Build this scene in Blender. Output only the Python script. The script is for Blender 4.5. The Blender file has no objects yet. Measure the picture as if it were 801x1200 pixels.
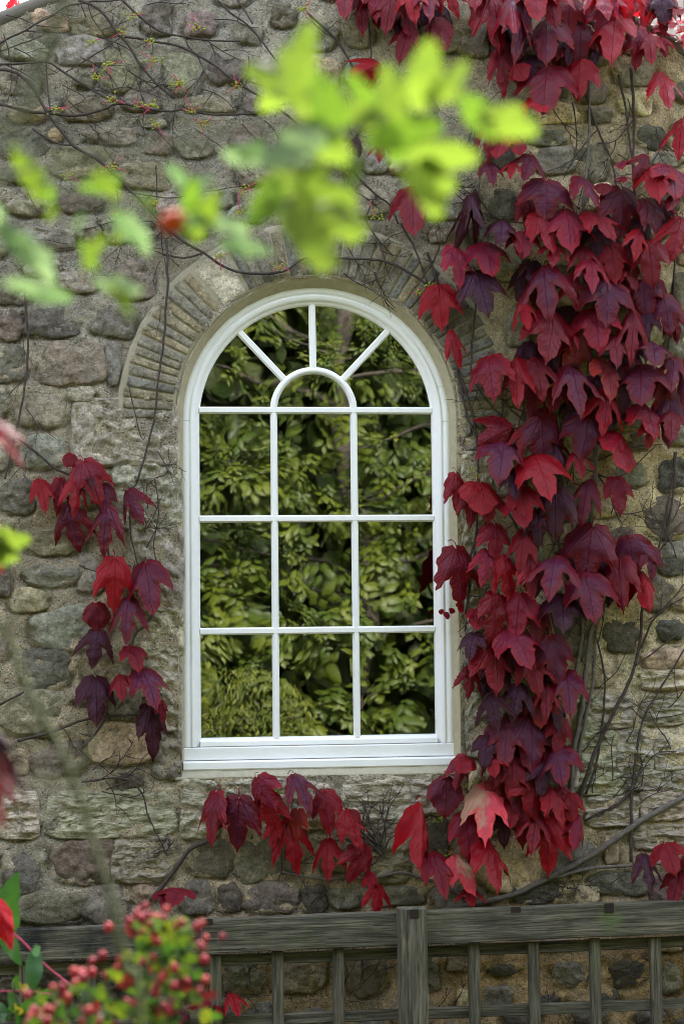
import bpy, bmesh, math, random
from math import sin, cos, pi, radians, sqrt, exp
from mathutils import Vector, Matrix, noise
from mathutils.geometry import delaunay_2d_cdt
random.seed(7)
sc = bpy.context.scene
C = bpy.context.collection

# ------------------------------------------------------------------ camera
YAW, PITCH, ROLL = radians(6.0), radians(3.5), radians(0.6)
CAM = Vector((-0.63, -6.0, 1.9)); FPX = 2000.0        # focal length in pixels of an 801x1200 frame
FWD = Vector((sin(YAW)*cos(PITCH), cos(YAW)*cos(PITCH), sin(PITCH)))
R0 = FWD.cross(Vector((0, 0, 1))).normalized(); U0 = R0.cross(FWD)
RT = R0*cos(ROLL) - U0*sin(ROLL); UP = U0*cos(ROLL) + R0*sin(ROLL)
cam = bpy.data.cameras.new('camera'); co = bpy.data.objects.new('camera', cam); C.objects.link(co)
m = Matrix((RT, UP, -FWD)).transposed().to_4x4(); m.translation = CAM; co.matrix_world = m
cam.sensor_fit = 'VERTICAL'; cam.sensor_height = 36; cam.lens = 60; cam.clip_start = 0.05; cam.clip_end = 600
cam.dof.use_dof = True; cam.dof.focus_distance = 6.02; cam.dof.aperture_fstop = 3.9; cam.dof.aperture_blades = 9
sc.camera = co

# ------------------------------------------------------------------ sky, sun, exposure
EL, AZ = radians(41), radians(14)
w = bpy.data.worlds.new('World'); sc.world = w; w.use_nodes = True
nt = w.node_tree; bg = nt.nodes['Background']
sky = nt.nodes.new('ShaderNodeTexSky'); sky.sky_type = 'NISHITA'; sky.sun_disc = False
sky.sun_elevation = EL; sky.sun_rotation = AZ; sky.dust_density = 3.0; sky.air_density = 1.0; sky.ozone_density = 0.6
# thin high cloud: a hazy veil that greys the blue
hs = nt.nodes.new('ShaderNodeHueSaturation'); hs.inputs['Saturation'].default_value = .50; nt.links.new(sky.outputs[0], hs.inputs['Color'])
nt.links.new(hs.outputs[0], bg.inputs[0]); bg.inputs[1].default_value = 0.15
sl = bpy.data.lights.new('sun', 'SUN'); sl.energy = 2.0; sl.angle = radians(0.6); sl.color = (1, .93, .82)
so = bpy.data.objects.new('sun', sl); C.objects.link(so)
so.rotation_euler = (-Vector((sin(AZ)*cos(EL), cos(AZ)*cos(EL), sin(EL)))).to_track_quat('-Z', 'Y').to_euler()
sc.view_settings.view_transform = 'Standard'; sc.view_settings.look = 'None'
sc.view_settings.exposure = 3.38; sc.view_settings.gamma = 1
sc.cycles.use_denoising = True; sc.cycles.filter_width = 0.95
sc.cycles.max_bounces = 8; sc.cycles.transparent_max_bounces = 12

# ------------------------------------------------------------------ helpers
def W(px, py, Y=0.0):                        # the point of the plane y=Y seen at that place of the photograph
    d = FWD*FPX + RT*(px-400.5) + UP*(600-py)
    return CAM + d*((Y-CAM.y)/d.y)
def F(px, py, d):                            # the point at d metres in front of the camera
    return CAM + (FWD*FPX + RT*(px-400.5) + UP*(600-py))*(d/FPX)
def lin(c, k=1.0):
    return tuple(k*((v/255/12.92) if v <= 10 else ((v/255+.055)/1.055)**2.4) for v in c)
def fbm(x, y, z=0.0, o=4): return noise.fractal(Vector((x, y, z)), 1.0, 2.0, o)
def mesh(name, vs, fs, smooth=True):
    me = bpy.data.meshes.new(name); me.from_pydata([tuple(v) for v in vs], [], fs)
    if smooth: me.polygons.foreach_set('use_smooth', [True]*len(me.polygons))
    me.update(); return me
def link(name, me, mat=None, parent=None, kind=None, color=None):
    o = bpy.data.objects.new(name, me); C.objects.link(o)
    if mat and not me.materials: me.materials.append(mat)
    if parent: o.parent = parent
    if kind: o['kind'] = kind
    if color: o.color = color
    return o
def thing(name, label, cat, loc=(0, 0, 0), group=None):
    o = bpy.data.objects.new(name, None); C.objects.link(o); o.location = loc; o.empty_display_size = .1
    o['label'] = label; o['category'] = cat
    if group: o['group'] = group
    return o
def keep(o, parent):                         # parent without moving
    o.parent = parent; o.matrix_parent_inverse = Matrix.Translation(-Vector(parent.location)); return o

class MB:
    def __init__(s): s.v = []; s.f = []
    def box(s, a, b, j=0):
        x0, y0, z0 = a; x1, y1, z1 = b; n = len(s.v)
        s.v += [(x0,y0,z0),(x1,y0,z0),(x1,y1,z0),(x0,y1,z0),(x0,y0,z1),(x1,y0,z1),(x1,y1,z1),(x0,y1,z1)]
        s.f += [tuple(n+i for i in q) for q in ((0,3,2,1),(4,5,6,7),(0,1,5,4),(1,2,6,5),(2,3,7,6),(3,0,4,7))]
    def tube(s, pts, rad, seg=6, cap=True):
        pts = [Vector(p) for p in pts]; n0 = len(s.v); k = len(pts)
        rad = rad if isinstance(rad, (list, tuple)) else [rad]*k
        ref = Vector((0.13, 1, .21)).normalized()
        for i, p in enumerate(pts):
            t = (pts[min(i+1, k-1)] - pts[max(i-1, 0)]).normalized()
            a = t.cross(ref)
            if a.length < 1e-3: a = t.cross(Vector((1, 0, 0)))
            a.normalize(); b = t.cross(a)
            for j in range(seg):
                an = 2*pi*j/seg; s.v.append(tuple(p + (a*cos(an)+b*sin(an))*rad[i]))
        for i in range(k-1):
            for j in range(seg):
                q = (j+1) % seg; s.f.append((n0+i*seg+j, n0+i*seg+q, n0+(i+1)*seg+q, n0+(i+1)*seg+j))
        if cap:
            s.f.append(tuple(n0+j for j in range(seg))[::-1]); s.f.append(tuple(n0+(k-1)*seg+j for j in range(seg)))
    def sweep(s, path, prof, closed=False):   # path: (point, outward normal) in the wall plane; prof: (offset outward, y)
        n0 = len(s.v); m_ = len(prof)
        for p, nrm in path:
            for off, y in prof: s.v.append((p[0]+nrm[0]*off, y, p[1]+nrm[1]*off))
        L = len(path)
        for i in range(L if closed else L-1):
            k = (i+1) % L
            for j in range(m_-1): s.f.append((n0+i*m_+j, n0+k*m_+j, n0+k*m_+j+1, n0+i*m_+j+1))
    def mesh(s, name='piece', smooth=True): return mesh(name, s.v, s.f, smooth)

def smooth_path(pts, step=0.02, jit=0.0, seed=0):
    pts = [Vector(p) for p in pts]
    if len(pts) == 2: pts = [pts[0], pts[0].lerp(pts[1], .5), pts[1]]
    out = []
    for i in range(len(pts)-1):
        p0 = pts[max(i-1, 0)]; p1 = pts[i]; p2 = pts[i+1]; p3 = pts[min(i+2, len(pts)-1)]
        n = max(2, int((p2-p1).length/step))
        for k in range(n):
            t = k/n
            out.append(.5*((2*p1)+(p2-p0)*t+(2*p0-5*p1+4*p2-p3)*t*t+(3*p1-p0-3*p2+p3)*t**3))
    out.append(pts[-1])
    if jit:
        for i, q in enumerate(out):
            q += Vector((noise.noise((q.x*19, q.z*19, seed)), noise.noise((q.x*19, q.z*19, seed+5))*.5, noise.noise((q.x*19, q.z*19, seed+9))))*jit
    return out

# ------------------------------------------------------------------ node helpers
class NT:
    def __init__(s, name):
        s.m = bpy.data.materials.new(name); s.m.use_nodes = True; s.t = s.m.node_tree; s.t.nodes.clear()
        s.out = s.n('ShaderNodeOutputMaterial')
    def n(s, typ, **kw):
        x = s.t.nodes.new(typ)
        for k, v in kw.items():
            if k.startswith('i_'):
                key = k[2:]; key = int(key) if key.isdigit() else key.replace('_', ' ')
                if hasattr(v, 'is_output'): s.t.links.new(v, x.inputs[key])
                else: x.inputs[key].default_value = v
            else: setattr(x, k, v)
        return x
    def l(s, a, b): s.t.links.new(a, b)
    def math(s, op, a, b=0.0, c=0.0, clamp=False):
        x = s.t.nodes.new('ShaderNodeMath'); x.operation = op; x.use_clamp = clamp
        for i, v in enumerate((a, b, c)):
            if hasattr(v, 'is_output'): s.l(v, x.inputs[i])
            else: x.inputs[i].default_value = v
        return x.outputs[0]
    def mix(s, f, a, b, mode='MIX'):
        x = s.t.nodes.new('ShaderNodeMix'); x.data_type = 'RGBA'; x.blend_type = mode
        for i, v in ((0, f), (6, a), (7, b)):
            if hasattr(v, 'is_output'): s.l(v, x.inputs[i])
            elif i and not hasattr(v, '__len__'): x.inputs[i].default_value = (v, v, v, 1)
            elif i: x.inputs[i].default_value = (*v[:3], 1)
            else: x.inputs[i].default_value = v
        return x.outputs[2]
    def ramp(s, f, stops):
        x = s.t.nodes.new('ShaderNodeValToRGB'); s.l(f, x.inputs[0]); e = x.color_ramp.elements
        while len(e) < len(stops): e.new(.5)
        for i, (p, c) in enumerate(stops):
            e[i].position = p; e[i].color = (c, c, c, 1) if not hasattr(c, '__len__') else (*c[:3], 1)
        return x.outputs[0]
    def noise(s, vec, scale, detail=4, rough=.55, dist=0.0):
        return s.n('ShaderNodeTexNoise', i_Vector=vec, i_Scale=scale, i_Detail=detail, i_Roughness=rough, i_Distortion=dist).outputs[0]
    def voro(s, vec, scale, feature='F1', out=0):
        return s.n('ShaderNodeTexVoronoi', feature=feature, i_Vector=vec, i_Scale=scale).outputs[out]
    def bump(s, h, st=.3, d=.01, normal=None):
        x = s.n('ShaderNodeBump', i_Height=h, i_Strength=st, i_Distance=d)
        if normal is not None: s.l(normal, x.inputs['Normal'])
        return x.outputs[0]
    def pos(s): return s.n('ShaderNodeNewGeometry').outputs['Position']
    def bsdf(s, col, rough=.8, normal=None, spec=.4, **kw):
        b = s.n('ShaderNodeBsdfPrincipled', i_Base_Color=col if hasattr(col, 'is_output') else (*col[:3], 1), i_Roughness=rough)
        b.inputs['Specular IOR Level'].default_value = spec
        if normal is not None: s.l(normal, b.inputs['Normal'])
        for k, v in kw.items(): b.inputs[k.replace('_', ' ')].default_value = v
        s.l(b.outputs[0], s.out.inputs[0]); return b

def mat_stone():
    t = NT('rough_stone'); P = t.pos(); oi = t.n('ShaderNodeObjectInfo')
    off = t.n('ShaderNodeVectorMath', operation='ADD', i_0=P)
    rv = t.n('ShaderNodeCombineXYZ', i_0=t.math('MULTIPLY', oi.outputs['Random'], 31.0), i_1=0.0, i_2=t.math('MULTIPLY', oi.outputs['Random'], 17.0)).outputs[0]
    t.l(rv, off.inputs[1]); V = off.outputs[0]
    big = t.noise(V, 14, 6, .68, .6); fine = t.noise(V, 62, 8, .82); grit = t.noise(V, 420, 3, .7)
    col = t.mix(t.ramp(big, [(.32, 0), (.7, 1)]), t.mix(1, oi.outputs['Color'], (.55, .53, .50), 'MULTIPLY'), t.mix(1, oi.outputs['Color'], (1.6, 1.55, 1.48), 'MULTIPLY'))
    col = t.mix(t.math('MULTIPLY', t.ramp(fine, [(.43, 1), (.50, 0)]), .7), col, t.mix(1, col, (.42, .40, .38), 'MULTIPLY'))
    col = t.mix(t.math('MULTIPLY', t.ramp(grit, [(.48, 0), (.68, 1)]), .6), col, t.mix(1, col, (2.0, 1.95, 1.85), 'MULTIPLY'))
    col = t.mix(t.math('MULTIPLY', t.ramp(t.noise(V, 110, 6, .8), [(.53, 0), (.58, 1)]), .5), col, t.mix(1, col, (1.8, 1.75, 1.6), 'MULTIPLY'))
    # pale crusts of lichen
    lich = t.math('MULTIPLY', t.ramp(t.noise(P, 44, 7, .8, .4), [(.56, 0), (.61, 1)]), t.ramp(t.noise(P, 3.1, 2), [(.42, 0), (.6, 1)]))
    col = t.mix(t.math('MULTIPLY', lich, .55), col, (.36, .36, .33))
    moss = t.math('MULTIPLY', t.ramp(t.noise(P, 9, 4, .6), [(.52, 0), (.66, 1)]), t.ramp(t.noise(P, 1.7, 2), [(.45, 0), (.62, 1)]))
    col = t.mix(t.math('MULTIPLY', moss, .45), col, (.075, .075, .03))
    h = t.math('ADD', t.math('MULTIPLY', fine, .6), t.math('ADD', t.math('MULTIPLY', grit, .22), t.math('MULTIPLY', t.noise(V, 38, 5, .6), .8)))
    t.bsdf(col, .85, t.bump(h, 1.0, .024), .3); return t.m
def mat_strata():
    t = NT('layered_limestone'); P = t.pos(); oi = t.n('ShaderNodeObjectInfo')
    rv = t.n('ShaderNodeCombineXYZ', i_0=t.math('MULTIPLY', oi.outputs['Random'], 31.0), i_1=0.0, i_2=t.math('MULTIPLY', oi.outputs['Random'], 17.0)).outputs[0]
    V = t.n('ShaderNodeVectorMath', operation='ADD', i_0=P, i_1=rv).outputs[0]
    S = t.n('ShaderNodeVectorMath', operation='MULTIPLY', i_0=V, i_1=(1, 1, 3.0)).outputs[0]
    str_ = t.noise(S, 17, 6, .62, .9); fine = t.noise(V, 120, 4, .65); grit = t.noise(V, 430, 2, .7)
    col = t.mix(t.ramp(str_, [(.3, 0), (.68, 1)]), t.mix(1, oi.outputs['Color'], (.66, .62, .56), 'MULTIPLY'), t.mix(1, oi.outputs['Color'], (1.22, 1.2, 1.16), 'MULTIPLY'))
    cr = t.ramp(t.noise(S, 30, 5, .7, 1.2), [(.36, 1), (.42, 0)])
    col = t.mix(t.math('MULTIPLY', cr, .7), col, t.mix(1, col, (.34, .31, .27), 'MULTIPLY'))
    col = t.mix(t.math('MULTIPLY', t.ramp(fine, [(.4, 1), (.55, 0)]), .4), col, t.mix(1, col, (.5, .48, .45), 'MULTIPLY'))
    st = t.math('MULTIPLY', t.ramp(t.noise(P, 5.5, 4, .65), [(.5, 0), (.68, 1)]), .6)
    col = t.mix(st, col, t.mix(1, col, (.52, .54, .56), 'MULTIPLY'))
    h = t.math('ADD', t.math('MULTIPLY', str_, 1.3), t.math('ADD', t.math('MULTIPLY', fine, .5), t.math('MULTIPLY', grit, .15)))
    h = t.math('SUBTRACT', h, t.math('MULTIPLY', cr, .35))
    t.bsdf(col, .92, t.bump(h, 1.0, .02), .2); return t.m
def mat_mortar():
    t = NT('lime_mortar'); P = t.pos()
    base = t.n('ShaderNodeAttribute', attribute_name='tint').outputs['Color']
    a = t.noise(P, 9, 5, .65, .5); b = t.noise(P, 70, 8, .82); g = t.noise(P, 300, 3, .7)
    col = t.mix(t.ramp(a, [(.33, 0), (.66, 1)]), t.mix(1, base, (.70, .69, .68), 'MULTIPLY'), t.mix(1, base, (1.55, 1.5, 1.42), 'MULTIPLY'))
    col = t.mix(t.math('MULTIPLY', t.ramp(b, [(.43, 1), (.49, 0)]), .6), col, t.mix(1, col, (.45, .43, .42), 'MULTIPLY'))
    col = t.mix(t.math('MULTIPLY', t.ramp(t.noise(P, 130, 6, .8), [(.53, 0), (.57, 1)]), .5), col, t.mix(1, col, (1.6, 1.58, 1.5), 'MULTIPLY'))
    vd = t.voro(P, 105); vc = t.voro(P, 105, out=1)
    bw = t.n('ShaderNodeRGBToBW', i_0=vc).outputs[0]
    peb = t.math('MULTIPLY', t.ramp(vd, [(.28, 1), (.42, 0)]), t.ramp(bw, [(.48, 0), (.56, 1)]))
    peb = t.math('MULTIPLY', peb, t.ramp(t.noise(P, 4, 3), [(.40, .3), (.55, 1)]))
    col = t.mix(t.math('MULTIPLY', peb, .85), col, t.mix(.2, (.60, .58, .53), vc))
    dk = t.math('MULTIPLY', t.ramp(t.voro(P, 80), [(.16, 1), (.32, 0)]), t.ramp(t.noise(P, 25, 3), [(.47, 0), (.53, 1)]))
    col = t.mix(t.math('MULTIPLY', dk, .6), col, (.04, .038, .033))
    sand = t.noise(P, 210, 3, .8)
    col = t.mix(t.ramp(sand, [(.42, .55), (.50, 0)]), col, t.mix(1, col, (.5, .48, .45), 'MULTIPLY')); col = t.mix(t.ramp(sand, [(.56, 0), (.62, .5)]), col, t.mix(1, col, (1.7, 1.65, 1.55), 'MULTIPLY'))
    h = t.math('ADD', t.math('ADD', b, t.math('MULTIPLY', g, .35)), t.math('ADD', t.math('MULTIPLY', peb, .5), t.math('MULTIPLY', a, 1.2)))
    h = t.math('SUBTRACT', h, t.math('MULTIPLY', dk, .5))
    t.bsdf(col, .95, t.bump(h, 1.0, .026), .15); return t.m
def mat_render(name, c, sc_=40):
    t = NT(name); P = t.pos(); a = t.noise(P, sc_, 5, .65); b = t.noise(P, sc_*6, 3, .7)
    col = t.mix(a, tuple(v*.7 for v in c), tuple(v*1.25 for v in c))
    t.bsdf(col, .85, t.bump(t.math('ADD', a, t.math('MULTIPLY', b, .4)), .6, .006), .2); return t.m
def mat_paint():
    t = NT('white_gloss_paint'); P = t.pos()
    s = t.n('ShaderNodeVectorMath', operation='MULTIPLY', i_0=P, i_1=(1, 1, .3)).outputs[0]
    a = t.noise(s, 30, 4, .6); d = t.noise(P, 6, 4, .6)
    col = t.mix(t.ramp(d, [(.45, 0), (.75, 1)]), (.90, .90, .90), (.85, .85, .84))
    t.bsdf(col, .32, t.bump(a, .12, .003), .5); return t.m
def mat_glass():
    t = NT('window_glass')
    gl = t.n('ShaderNodeBsdfGlossy', i_Color=(.97, 1, .97, 1), i_Roughness=0.0)
    P = t.pos(); t.l(t.bump(t.noise(P, 3.0, 1), .08, .02), gl.inputs['Normal'])
    tr = t.n('ShaderNodeBsdfTransparent', i_Color=(.62, .68, .64, 1))
    fr = t.n('ShaderNodeFresnel', i_IOR=2.6)
    mx = t.n('ShaderNodeMixShader', i_0=t.math('MULTIPLY', fr.outputs[0], 1.05, clamp=True)); t.l(tr.outputs[0], mx.inputs[1]); t.l(gl.outputs[0], mx.inputs[2])
    t.l(mx.outputs[0], t.out.inputs[0]); return t.m
def mat_creeper(name='creeper_leaf', yellow=False):
    t = NT(name); oi = t.n('ShaderNodeObjectInfo'); uv = t.n('ShaderNodeUVMap').outputs[0]
    sp = t.n('ShaderNodeSeparateXYZ', i_0=uv); u = t.math('SUBTRACT', sp.outputs[0], .5); v = sp.outputs[1]
    au = t.math('ABSOLUTE', u)
    rim = t.n('ShaderNodeAttribute', attribute_name='rim').outputs['Fac']
    def vein(dx, dy, wd):                    # distance to a straight vein from the petiole
        L = sqrt(dx*dx+dy*dy); dx /= L; dy /= L
        cr = t.math('ABSOLUTE', t.math('SUBTRACT', t.math('MULTIPLY', au, dy), t.math('MULTIPLY', v, dx)))
        return t.math('SUBTRACT', 1.0, t.math('DIVIDE', cr, wd), clamp=True)
    vm = t.math('MAXIMUM', vein(0, 1, .014), t.math('MAXIMUM', vein(.50, .74, .012), vein(.44, .30, .009)))
    # side veins, feathering off the midrib
    nw = t.noise(uv, 5, 2, .5)
    sv = t.math('FRACT', t.math('MULTIPLY', t.math('ADD', t.math('SUBTRACT', v, t.math('MULTIPLY', au, 1.15)), t.math('MULTIPLY', nw, .16)), 7.0))
    sv = t.math('ABSOLUTE', t.math('SUBTRACT', sv, .5)); sfine = t.math('SUBTRACT', 1.0, t.math('MULTIPLY', sv, 9.0), clamp=True)
    nz = t.noise(t.n('ShaderNodeVectorMath', operation='ADD', i_0=t.n('ShaderNodeTexCoord').outputs['Object'], i_1=t.n('ShaderNodeCombineXYZ', i_0=t.math('MULTIPLY', oi.outputs['Random'], 40.0)).outputs[0]).outputs[0], 3.2, 4, .6)
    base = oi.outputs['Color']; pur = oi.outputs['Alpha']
    inner = t.mix(pur, base, (.052, .014, .046))  # purple leaf centre, with a violet sky sheen painted into the colour
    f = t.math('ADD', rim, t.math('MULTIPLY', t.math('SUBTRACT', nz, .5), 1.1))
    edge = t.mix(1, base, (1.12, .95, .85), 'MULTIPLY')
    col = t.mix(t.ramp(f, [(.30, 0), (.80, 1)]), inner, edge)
    if yellow:
        col = t.mix(t.ramp(t.math('ADD', t.math('ADD', nz, t.math('MULTIPLY', u, .9)), t.math('MULTIPLY', rim, -.25)), [(.36, 0), (.56, 1)]), col, (.36, .21, .13))
    col = t.mix(t.math('MULTIPLY', t.ramp(nz, [(.55, 0), (.75, 1)]), .35), col, t.mix(1, base, (.35, .4, .6), 'MULTIPLY'))
    col = t.mix(t.math('MULTIPLY', sfine, .12), col, t.mix(1, base, (.55, .5, .5), 'MULTIPLY'))
    col = t.mix(t.math('MULTIPLY', vm, .6), col, t.mix(1, base, (1.5, 2.2, 2.4), 'MULTIPLY'))
    h = t.math('ADD', t.math('MULTIPLY', vm, -.3), t.math('ADD', t.math('MULTIPLY', sfine, -.11), t.math('MULTIPLY', t.noise(uv, 9, 4, .6), .9)))
    nm = t.bump(h, .9, .010)
    b = t.bsdf(col, .30, nm, .22)
    tl = t.n('ShaderNodeBsdfTranslucent'); t.l(t.mix(1, base, (1.6, .8, .6), 'MULTIPLY'), tl.inputs[0])
    mx = t.n('ShaderNodeMixShader', i_0=.16); t.l(b.outputs[0], mx.inputs[1]); t.l(tl.outputs[0], mx.inputs[2]); t.l(mx.outputs[0], t.out.inputs[0])
    return t.m
def mat_green(name, rough=.4, trans=.4, tk=(1.5, 1.5, .6), vary=.5):
    t = NT(name); oi = t.n('ShaderNodeObjectInfo'); base = oi.outputs['Color']
    nz = t.noise(t.pos(), 30, 3, .6); at = t.n('ShaderNodeAttribute', attribute_name='tone').outputs['Fac']
    col = t.mix(nz, t.mix(1, base, (.7, .75, .7), 'MULTIPLY'), t.mix(1, base, (1.3, 1.2, 1.2), 'MULTIPLY'))
    col = t.mix(at, col, t.mix(1, base, (2.3, 1.7, 1.0), 'MULTIPLY'))
    b = t.bsdf(col, rough, None, .25)
    tl = t.n('ShaderNodeBsdfTranslucent'); t.l(t.mix(1, col, tk, 'MULTIPLY'), tl.inputs[0])
    mx = t.n('ShaderNodeMixShader', i_0=trans); t.l(b.outputs[0], mx.inputs[1]); t.l(tl.outputs[0], mx.inputs[2]); t.l(mx.outputs[0], t.out.inputs[0])
    return t.m
def mat_bark(name, c, c2):
    t = NT(name); P = t.pos(); a = t.noise(P, 60, 5, .7); b = t.noise(P, 12, 3)
    col = t.mix(t.ramp(a, [(.35, 0), (.65, 1)]), c, c2); col = t.mix(t.math('MULTIPLY', b, .4), col, tuple(v*.5 for v in c))
    t.bsdf(col, .85, t.bump(a, .8, .006), .2); return t.m
def mat_wood():
    t = NT('weathered_green_oak'); tc = t.n('ShaderNodeTexCoord').outputs['Generated']
    P = t.pos(); oi = t.n('ShaderNodeObjectInfo')
    uv = t.n('ShaderNodeUVMap').outputs[0]   # u runs along the grain, in metres
    rv = t.n('ShaderNodeVectorMath', operation='ADD', i_0=uv, i_1=t.n('ShaderNodeCombineXYZ', i_0=t.math('MULTIPLY', oi.outputs['Random'], 9.0)).outputs[0]).outputs[0]
    S = t.n('ShaderNodeVectorMath', operation='MULTIPLY', i_0=rv, i_1=(5, 95, 1)).outputs[0]
    S2 = t.n('ShaderNodeVectorMath', operation='MULTIPLY', i_0=rv, i_1=(3, 26, 1)).outputs[0]
    g = t.noise(S, 1.0, 6, .7, .3); g2 = t.noise(S2, 1.0, 4, .6, .8); bl = t.noise(P, 6, 4, .6)
    col = t.mix(t.ramp(g, [(.36, 0), (.64, 1)]), (.045, .040, .027), (.235, .21, .15))
    col = t.mix(t.ramp(g2, [(.35, .75), (.6, 0)]), col, (.040, .038, .026))
    alg = t.math('MULTIPLY', t.ramp(t.noise(P, 9, 5, .65), [(.5, 0), (.7, 1)]), t.ramp(t.noise(P, 2.3, 2), [(.42, 0), (.6, 1)]))
    col = t.mix(t.math('MULTIPLY', alg, .35), col, (.085, .13, .03))
    dark = t.math('MULTIPLY', t.ramp(bl, [(.44, 0), (.6, 1)]), oi.outputs['Alpha'])
    pale = t.ramp(t.noise(S2, 3.0, 3, .5), [(.58, 1), (.62, 0)])
    col = t.mix(t.math('MULTIPLY', dark, t.math('MULTIPLY', pale, .9)), col, (.016, .017, .018))
    pb = W(714, 1076, -.18); sp = t.n('ShaderNodeSeparateXYZ', i_0=P)
    dx = t.math('DIVIDE', t.math('ABSOLUTE', t.math('SUBTRACT', sp.outputs[0], pb.x)), .062); dz = t.math('DIVIDE', t.math('ABSOLUTE', t.math('SUBTRACT', sp.outputs[2], pb.z)), .075)
    dd = t.math('ADD', t.math('ADD', dx, dz), t.math('MULTIPLY', t.math('SUBTRACT', t.noise(P, 35, 4, .6), .5), .9))
    col = t.mix(t.math('MULTIPLY', t.ramp(dd, [(.4, 1), (1.1, 0)]), .45), col, (.11, .17, .04))
    ck = t.ramp(t.noise(S, .8, 3, .5), [(.30, 1), (.335, 0)])
    col = t.mix(t.math('MULTIPLY', ck, .6), col, (.012, .012, .010))
    t.bsdf(col, .85, t.bump(t.math('SUBTRACT', t.math('ADD', g, t.math('MULTIPLY', g2, .6)), ck), 1.0, .007), .25); return t.m
def mat_plain(name, c, rough=.7, spec=.4, bump=0.0):
    t = NT(name); P = t.pos(); a = t.noise(P, 50, 4, .6)
    col = t.mix(a, tuple(v*.75 for v in c), tuple(min(1, v*1.25) for v in c))
    t.bsdf(col, rough, t.bump(a, bump, .004) if bump else None, spec); return t.m
def mat_color(name, rough=.35, spec=.5):
    t = NT(name); oi = t.n('ShaderNodeObjectInfo'); a = t.noise(t.pos(), 90, 3, .6); rough = .6; spec = .12
    t.bsdf(t.mix(a, t.mix(1, oi.outputs['Color'], (.75, .75, .75), 'MULTIPLY'), t.mix(1, oi.outputs['Color'], (1.25, 1.25, 1.25), 'MULTIPLY')), rough, None, spec); return t.m
def mat_ground():
    t = NT('garden_ground'); P = t.pos(); a = t.noise(P, 1.2, 5, .6); b = t.noise(P, 40, 4, .7)
    col = t.mix(t.ramp(a, [(.42, 0), (.56, 1)]), (.05, .085, .02), (.11, .085, .055)); col = t.mix(t.math('MULTIPLY', b, .6), col, (.03, .035, .015))
    t.bsdf(col, .95, t.bump(b, .8, .03), .1); return t.m

M = dict(stone=mat_stone(), strata=mat_strata(), mortar=mat_mortar(), reveal=mat_render('khaki_sealing_mortar', lin((172, 163, 136))),
         ribbon=mat_render('sandy_ribbon_pointing', lin((156, 148, 126)), 60), cream=mat_render('cream_bedding_render', lin((170, 164, 142))),
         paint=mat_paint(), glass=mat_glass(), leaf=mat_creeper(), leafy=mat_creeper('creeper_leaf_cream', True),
         bark=mat_bark('creeper_bark', (.10, .085, .07), (.21, .185, .155)), twig=mat_bark('dark_twig', (.042, .030, .026), (.10, .078, .066)),
         petiole=mat_plain('pink_petiole', lin((185, 60, 90)), .5), bud=mat_plain('yellow_green_bud', lin((150, 155, 45)), .5),
         wood=mat_wood(), hole=mat_plain('rusty_bolt_hole', (.022, .014, .010), .9), groove=mat_plain('paint_joint', (.30, .30, .29), .7),
         spray=mat_green('sunlit_rose_leaf', .75, .5, (1.25, 1.35, .7)), shrub=mat_green('glossy_shrub_leaf', .38, .4),
         tree=mat_green('broad_tree_leaf', .42, .3, (1.5, 1.5, .7)), bark2=mat_bark('green_stem_bark', (.05, .06, .025), (.13, .14, .07)),
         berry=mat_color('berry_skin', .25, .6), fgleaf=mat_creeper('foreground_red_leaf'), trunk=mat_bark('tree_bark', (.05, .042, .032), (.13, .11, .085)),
         roof=mat_render('stone_slate', lin((120, 112, 104)), 20), coping=mat_render('coping_stone', lin((104, 98, 88)), 25),
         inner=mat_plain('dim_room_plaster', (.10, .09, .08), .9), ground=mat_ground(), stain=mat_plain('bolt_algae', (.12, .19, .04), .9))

# ------------------------------------------------------------------ ground
n = 40; gv = []; gf = []
for j in range(n+1):
    for i in range(n+1):
        x = (i/n-.5); y = (j/n-.5); x = x*abs(x)*1200; y = y*abs(y)*1200
        gv.append((x, y-3, .02*fbm(x*.3, y*.3)-.01))
for j in range(n):
    for i in range(n): a = j*(n+1)+i; gf.append((a, a+1, a+n+2, a+n+1))
link('ground', mesh('ground', gv, gf), M['ground'], kind='structure')

# ------------------------------------------------------------------ the house: gable wall
XC, HW = -0.082, 0.479                        # window centre and half width of its frame
ZT = W(367, 334).z; ZA = ZT - HW              # crown and arch centre
def zat(y): return W(217, y).z
Z0 = zat(904); ZR = zat(893); ZS = zat(877); ZG = zat(868)
house = thing('stone_house', 'stone gable end of a house around the white arched window', 'house', (XC, 0, 0))
GA, GB, GP = W(0, 27), W(801, 64), W(429, -147)     # gable rakes
sL = (GP.z-GA.z)/(GP.x-GA.x); sR = (GP.z-GB.z)/(GB.x-GP.x)
XL, XR = -2.7, 2.9
def ztop(x): return GP.z - (GP.x-x)*sL if x < GP.x else GP.z - (x-GP.x)*sR
def opening(off=0.0, n=40):                   # outline of the window with an offset, and its outward normals; from bottom left over the arch
    out = []
    for k in range(13):
        z = Z0 + (ZA-Z0)*k/12; out.append(((XC-HW, z), (-1, 0)))
    for k in range(1, n):
        a = pi - pi*k/n; out.append(((XC+HW*cos(a), ZA+HW*sin(a)), (cos(a), sin(a))))
    for k in range(13):
        z = ZA - (ZA-Z0)*k/12; out.append(((XC+HW, z), (1, 0)))
    return out
def band(nx, nz): return .016 + .010*max(0, nz)
def inside(x, z, e=0.0):                      # signed: how deep inside the opening (band included)
    zb = Z0-.022-e
    if z > ZA:
        r = sqrt((x-XC)**2+(z-ZA)**2); b = HW+band(0, (z-ZA)/max(r, 1e-6))+e
        return b-r
    return min(HW+.016+e-abs(x-XC), z-zb)
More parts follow.
